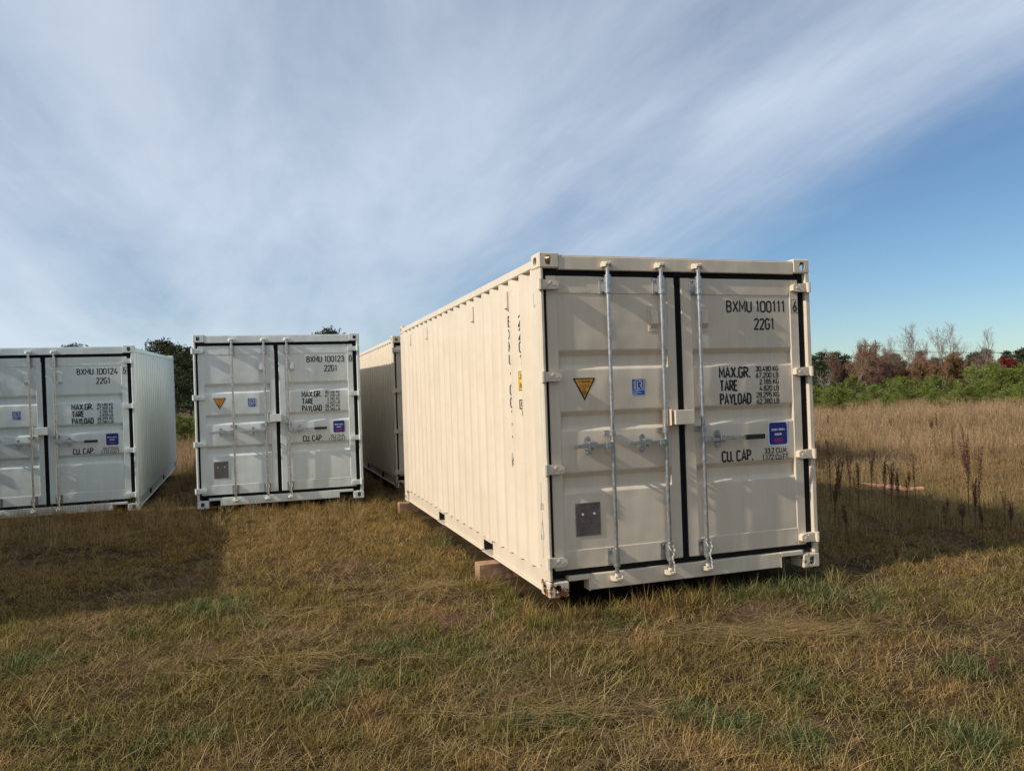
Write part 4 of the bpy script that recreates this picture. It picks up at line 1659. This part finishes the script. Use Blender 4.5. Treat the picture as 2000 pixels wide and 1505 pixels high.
def old_pine(seed, h, w_):
    """irregular jack pine: bare lower trunk, clumped crown"""
    r = np.random.default_rng(seed)
    rr = random.Random(seed)
    tb = MB()
    top = [(0.15 * math.sin(k + seed), 0.15 * math.cos(k * 1.3), h * k / 5) for k in range(6)]
    tb.tube(top, [0.13 * h / 8 * (1 - .85 * k / 5) for k in range(6)], 6)
    cs = []
    nb = 34
    for k in range(nb):
        t = 0.18 + 0.82 * (k / (nb - 1)) ** 0.9
        a = k * 2.4 + rr.uniform(-.5, .5)
        ln = w_ * (1.06 - t) ** 0.55 * rr.uniform(0.45, 1.1)
        b0 = Vector((0, 0, h * t * 0.97))
        e = b0 + Vector((math.cos(a) * ln, math.sin(a) * ln, ln * rr.uniform(0.05, 0.45)))
        tb.tube([b0, b0.lerp(e, .5) - Vector((0, 0, .05 * ln)), e], [0.045, .03, .012], 4)
        for q in (0.45, 0.7, 0.9, 1.05):
            cs.append(b0.lerp(e, q) + Vector((rr.gauss(0, .12), rr.gauss(0, .12), rr.gauss(0, .1))))
    cs.append(Vector((0, 0, h)))
    cs.append(Vector((0.1, 0, h * .97)))
    c, u, v = foliage(cs, 0.26 * h / 8, 22, r)
    return tb.mesh('trunk', M['bark']), leafmesh('crown', c, u, v, 0.17, 0.055, M['pine'])


def young_pine(seed, h, w_):
    r = np.random.default_rng(seed)
    rr = random.Random(seed)
    tb = MB()
    tb.tube([(0, 0, 0), (0.02, 0, h * .5), (0, 0.02, h)], [0.05, .03, .01], 5)
    cs, ds = [], []
    k = 0
    z = 0.06 * h
    while z < h * 0.97:
        t = z / h
        for j in range(rr.randint(5, 7)):
            a = rr.uniform(0, 6.28)
            ln = w_ * (1 - t) ** 0.75 * rr.uniform(0.6, 1.1) + 0.10
            up = rr.uniform(0.25, 0.75)
            nst = max(3, int(ln / 0.13))
            b0 = Vector((0, 0, z))
            e = None
            for q in range(nst):
                s = (q + 1) / nst
                p = b0 + Vector((math.cos(a) * ln * s, math.sin(a) * ln * s, ln * up * s ** 1.6))
                cs.append(p)
                ds.append((math.cos(a) * .8, math.sin(a) * .8, 0.75))
                e = p
            tb.tube([b0, e], [0.014, 0.006], 3)
        z += rr.uniform(0.12, 0.2) * (0.6 + h / 4)
    for q in range(5):
        cs.append(Vector((0, 0, h * (0.93 + .03 * q))))
        ds.append((0, 0, 1))
    c, u, v = foliage(cs, 0.07, 9, r, 0.8, ds)
    return tb.mesh('trunk', M['bark']), leafmesh('crown', c, u, v, 0.095, 0.015, M['young'])


def bare_tree(seed, h, spread, lean, leaves, mt, bark, multi=1, lsize=0.075, dens=1.0):
    r = np.random.default_rng(seed)
    rr = random.Random(seed)
    tk = MB()
    tw = MB()
    cs = []

    def grow(p, d, ln, rad, lev):
        pts = [p]
        q = p.copy()
        dd = d.copy()
        for k in range(4):
            dd = (dd + Vector((rr.gauss(0, .10), rr.gauss(0, .10), rr.gauss(0, .05) + 0.04))).normalized()
            q = q + dd * ln / 4
            pts.append(q.copy())
        (tk if lev <= 1 else tw).tube(pts, [rad * (1 - .55 * k / 4) for k in range(5)], 5 if lev < 2 else 3, cap=False)
        if lev >= 3:
            for k in range(1, 5):
                cs.append(pts[k])
            return
        nb = (14, 7, 5)[lev]
        for k in range(nb):
            t = (0.30 + 0.68 * k / nb) if lev == 0 else (0.25 + .75 * k / nb)
            i = min(3, int(t * 4))
            b0 = pts[i].lerp(pts[i + 1], t * 4 - i)
            a = rr.uniform(0, 6.28)
            sp = spread * rr.uniform(0.7, 1.25)
            nd = (dd + Vector((math.cos(a), math.sin(a), 0.0)) * sp).normalized()
            grow(b0, nd, ln * rr.uniform(0.30, 0.48) * (1.15 - 0.45 * t if lev == 0 else 1), rad * 0.45, lev + 1)
    for k in range(multi):
        a = rr.uniform(0, 6.28)
        l_ = lean if multi == 1 else lean + 0.22
        grow(Vector((0.15 * k, 0, 0)), Vector((math.cos(a) * l_, math.sin(a) * l_, 1)).normalized(), h * (1 if k == 0 else rr.uniform(.7, .95)), 0.042 * h / 6, 0)
    cr = None
    if leaves:
        sel = [c for c in cs if rr.random() < dens]
        c, u, v = foliage(sel, 0.14, leaves, r)
        cr = leafmesh('crown', c, u, v, lsize, lsize * .6, mt)
    return tk.mesh('trunk', bark), tw.mesh('twigs', M['twig']), cr


OP = [old_pine(s, 8, 2.6) for s in (1, 2, 3)]
YP = [young_pine(10 + s, 2.4, 1.25) for s in range(5)]
BT = [bare_tree(21, 9, .50, .05, 2, M['russet'], M['birch'], 1, .06, .45), bare_tree(22, 9, .45, .05, 1, M['russet'], M['birch'], 1, .06, .3),
      bare_tree(23, 7, .60, .06, 2, M['bronze'], M['birch'], 2, .075, .6), bare_tree(24, 6, .62, .05, 4, M['bronze'], M['birch'], 2, .075, .8),
      bare_tree(25, 6, .60, .05, 2, M['russet'], M['twig'], 3, .075, .7), bare_tree(26, 5, .55, .05, 6, M['amber'], M['twig'], 2, .08, 1),
      bare_tree(27, 4, .6, .05, 9, M['crimson'], M['twig'], 2, .07, 1), bare_tree(28, 5, .75, .12, 0, None, M['birch'], 2)]


def plant(name, meshes, parts, u, dist, vtop, ref_h, lab, cat, grp, wide=1.0, rz=None):
    x_, y_ = bearing(u, dist)
    zg = float(gz(x_, y_))
    h = top_at(u, vtop, dist) - zg
    s_ = h / ref_h
    o = empty(name, (x_, y_, zg - 0.05), (0, 0, random.uniform(0, 6.28) if rz is None else rz))
    o.scale = (s_ * wide, s_ * wide, s_)
    for me, pn in zip(meshes, parts):
        if me is not None:
            mk(pn, me, o)
    return tag(o, lab, cat, grp)


# dark pine belt behind the field, right of the near container
PG = 'dark pines of the far tree line'
for k in range(26):
    u = 1500 + k * 23 + random.uniform(-9, 9)
    vt = 694 + random.uniform(-10, 10) - (u - 1600) * 0.004
    if u > 1890:
        vt -= 8
    plant('pine_tree', OP[k % 3], ('trunk', 'crown'), u, random.uniform(108, 135), vt, 8.2, 'dark green pine in the far tree line right of the beige container', 'tree', PG, 1.15)
for k in range(22):
    u = 1510 + k * 26 + random.uniform(-9, 9)
    plant('pine_tree', OP[(k + 1) % 3], ('trunk', 'crown'), u, random.uniform(140, 165), 708 + random.uniform(-8, 6), 8.2, 'low dark pine of the rearmost row closing the far tree line', 'tree', 'rearmost dark pines of the far tree line', 2.0)
# russet birches and thickets in front of the pines
tr = [(1665, 662, 92, 2, 'leaning pale birch with tawny leaves at the left of the far thicket', 'birch_tree'),
      (1692, 680, 96, 4, 'low russet thicket tree below the utility pole', 'thicket_tree'), (1730, 664, 97, 1, 'thin bare birch just right of the utility pole', 'birch_tree'),
      (1716, 692, 90, 4, 'dense russet brown thicket tree behind the young pines', 'thicket_tree'), (1748, 700, 94, 4, 'greyish brown thicket tree in the middle of the far thicket', 'thicket_tree'),
      (1768, 668, 96, 1, 'slim leafless birch before the double birch tops', 'birch_tree'), (1792, 640, 95, 0, 'tall sparse birch, left of the two tallest', 'birch_tree'),
      (1812, 690, 92, 4, 'mauve brown thicket tree under the tall birches', 'thicket_tree'), (1842, 648, 96, 0, 'tall birch with russet crown left of the tallest birch', 'birch_tree'),
      (1864, 636, 97, 1, 'tallest nearly bare birch on the right', 'birch_tree'), (1838, 692, 88, 3, 'bronze leaved tree below the tall birches', 'thicket_tree'),
      (1860, 700, 90, 3, 'bronze leaved tree left of the amber tree', 'thicket_tree'), (1873, 704, 100, 5, 'small amber yellow tree in the far thicket', 'amber_tree'),
      (1926, 648, 96, 1, 'slim bare birch above the pines near the right edge', 'birch_tree'), (1922, 704, 86, 7, 'pale forked leafless birch near the right edge', 'birch_tree'),
      (1980, 699, 105, 6, 'small crimson leaved tree at the right edge', 'red_tree'), (1895, 704, 92, 4, 'brown thicket tree right of the amber tree', 'thicket_tree'),
      (1640, 690, 99, 4, 'greyish twiggy tree left of the leaning pale birch', 'thicket_tree'), (1678, 668, 103, 1, 'thin birch with bare top left of the utility pole', 'birch_tree'),
      (1755, 684, 101, 4, 'twiggy brown tree between the pole and the tall birches', 'thicket_tree'), (1822, 668, 100, 1, 'slender birch between the two pairs of tall birches', 'birch_tree'),
      (1880, 672, 101, 1, 'feathery bare birch right of the tallest birch', 'birch_tree'), (1908, 690, 98, 4, 'grey brown twiggy tree left of the pale forked birch', 'thicket_tree'),
      (1945, 684, 100, 1, 'bare birch left of the crimson tree', 'birch_tree'), (1962, 704, 92, 3, 'bronze tree left of the crimson tree', 'thicket_tree'),
      (1615, 722, 84, 7, 'small pale dead birch next to the beige container edge', 'birch_tree'), (1780, 704, 92, 3, 'bronze thicket tree below the left tall birch', 'thicket_tree')]
RH = (9, 9, 7, 6, 6, 5, 4, 5)
for (u, vt, d, k, lab, nm) in tr:
    plant(nm, BT[k], ('trunk', 'twigs', 'crown'), u, d, vt, RH[k] * 1.13, lab, 'tree', 'far autumn trees', 1.0)
# young green pines along the field edge
YG = 'young green pines along the field edge'
for k in range(46):
    u = 1560 + (k % 23) * 21 + random.uniform(-8, 8)
    row = k // 23
    d = (58, 47)[row] + random.uniform(-5, 5)
    vt = (742, 758)[row] + random.uniform(-10, 12)
    if u > 1880:
        vt -= 22 * (1 - row) + 8
    if 1760 < u < 1800 and row == 1:
        continue
    plant('young_pine', YP[k % 5], ('trunk', 'crown'), u, d, vt, 2.45, ('bright green young pine in the row behind, under the autumn trees', 'bright green young pine in the front row at the dry field edge')[row], 'young pine', YG + (', back row', ', front row')[row], 1.25)
# left gap
for (u, d, vt, lab) in ((318, 62, 660, 'dark pine rising behind the left grey container, tallest in the gap'), (345, 58, 672, 'dark pine in the gap between the two grey containers'),
                        (372, 60, 676, 'dark pine directly left of the middle grey container'), (330, 70, 668, 'dark pine farther back in the gap between the grey containers'),
                        (392, 64, 690, 'dark pine half hidden by the left edge of the middle grey container')):
    plant('pine_tree', OP[int(u) % 3], ('trunk', 'crown'), u, d, vt, 8.2, lab, 'tree', 'dark pines on the left', 1.25)
plant('pine_tree', OP[1], ('trunk', 'crown'), 645, 70, 640, 8.2, 'pine whose tip shows above the middle grey container roof', 'tree', None, 1.3)
plant('pine_tree', OP[2], ('trunk', 'crown'), 147, 75, 670, 8.2, 'pine whose tip shows above the left grey container roof', 'tree', None, 1.2)
for q, u in enumerate((322, 346, 368, 392)):
    plant('young_pine', YP[q], ('trunk', 'crown'), u, 33 + 2 * (q % 2), 802 + 6 * (q % 3), 2.45,
          ('green young pine behind the rear corner of the left grey container', 'green young pine in the middle of the gap between grey containers', 'green young pine touching the middle grey container in view', 'green young pine behind the middle grey container')[q], 'young pine', 'young pines in the left gap', 1.5)

# ------------------------------------------------------------------ utility pole and its wires
M['pole'] = plain('pole_wood', (0.075, 0.062, 0.055), 0.9)
x_, y_ = bearing(1702.5, 330)
zg = float(gz(x_, y_))
ztop = top_at(1702, 663, 330)
zarm = top_at(1702, 675.5, 330)
hp = empty('utility_pole', (x_, y_, zg), (0, 0, math.atan2(RT.y, RT.x)))
for s in (-1, 1):
    mb = MB()
    mb.tube([(s * 2.0, 0, 0), (s * 2.0, 0, ztop - zg)], [0.28, 0.19], 8)
    mb.build('pole', M['pole'], hp)
mb = MB()
mb.cbox(-3.9, 3.9, -0.15, 0.15, zarm - zg - .16, zarm - zg + .16, 0.02)
mb.build('crossarm', M['pole'], hp)
for s in (-3.6, 0, 3.6):
    mb = MB()
    mb.tube([(s, 0, zarm - zg - 0.15), (s, 0, zarm - zg - 1.5)], 0.12, 6)
    mb.build('insulator', M['pole'], hp)
for s in (-3.6, 0, 3.6):
    mb = MB()
    pts = []
    for k in range(21):
        t = k / 20
        pts.append((s + 170 * t, -90 * t, zarm - zg - 1.5 - 20 * t * (1 - t)))
    mb.tube(pts, 0.035, 5)
    mb.build('wire', M['pole'], hp)
tag(hp, 'dark H-frame utility pole with crossarm and wires above the far trees', 'utility pole')
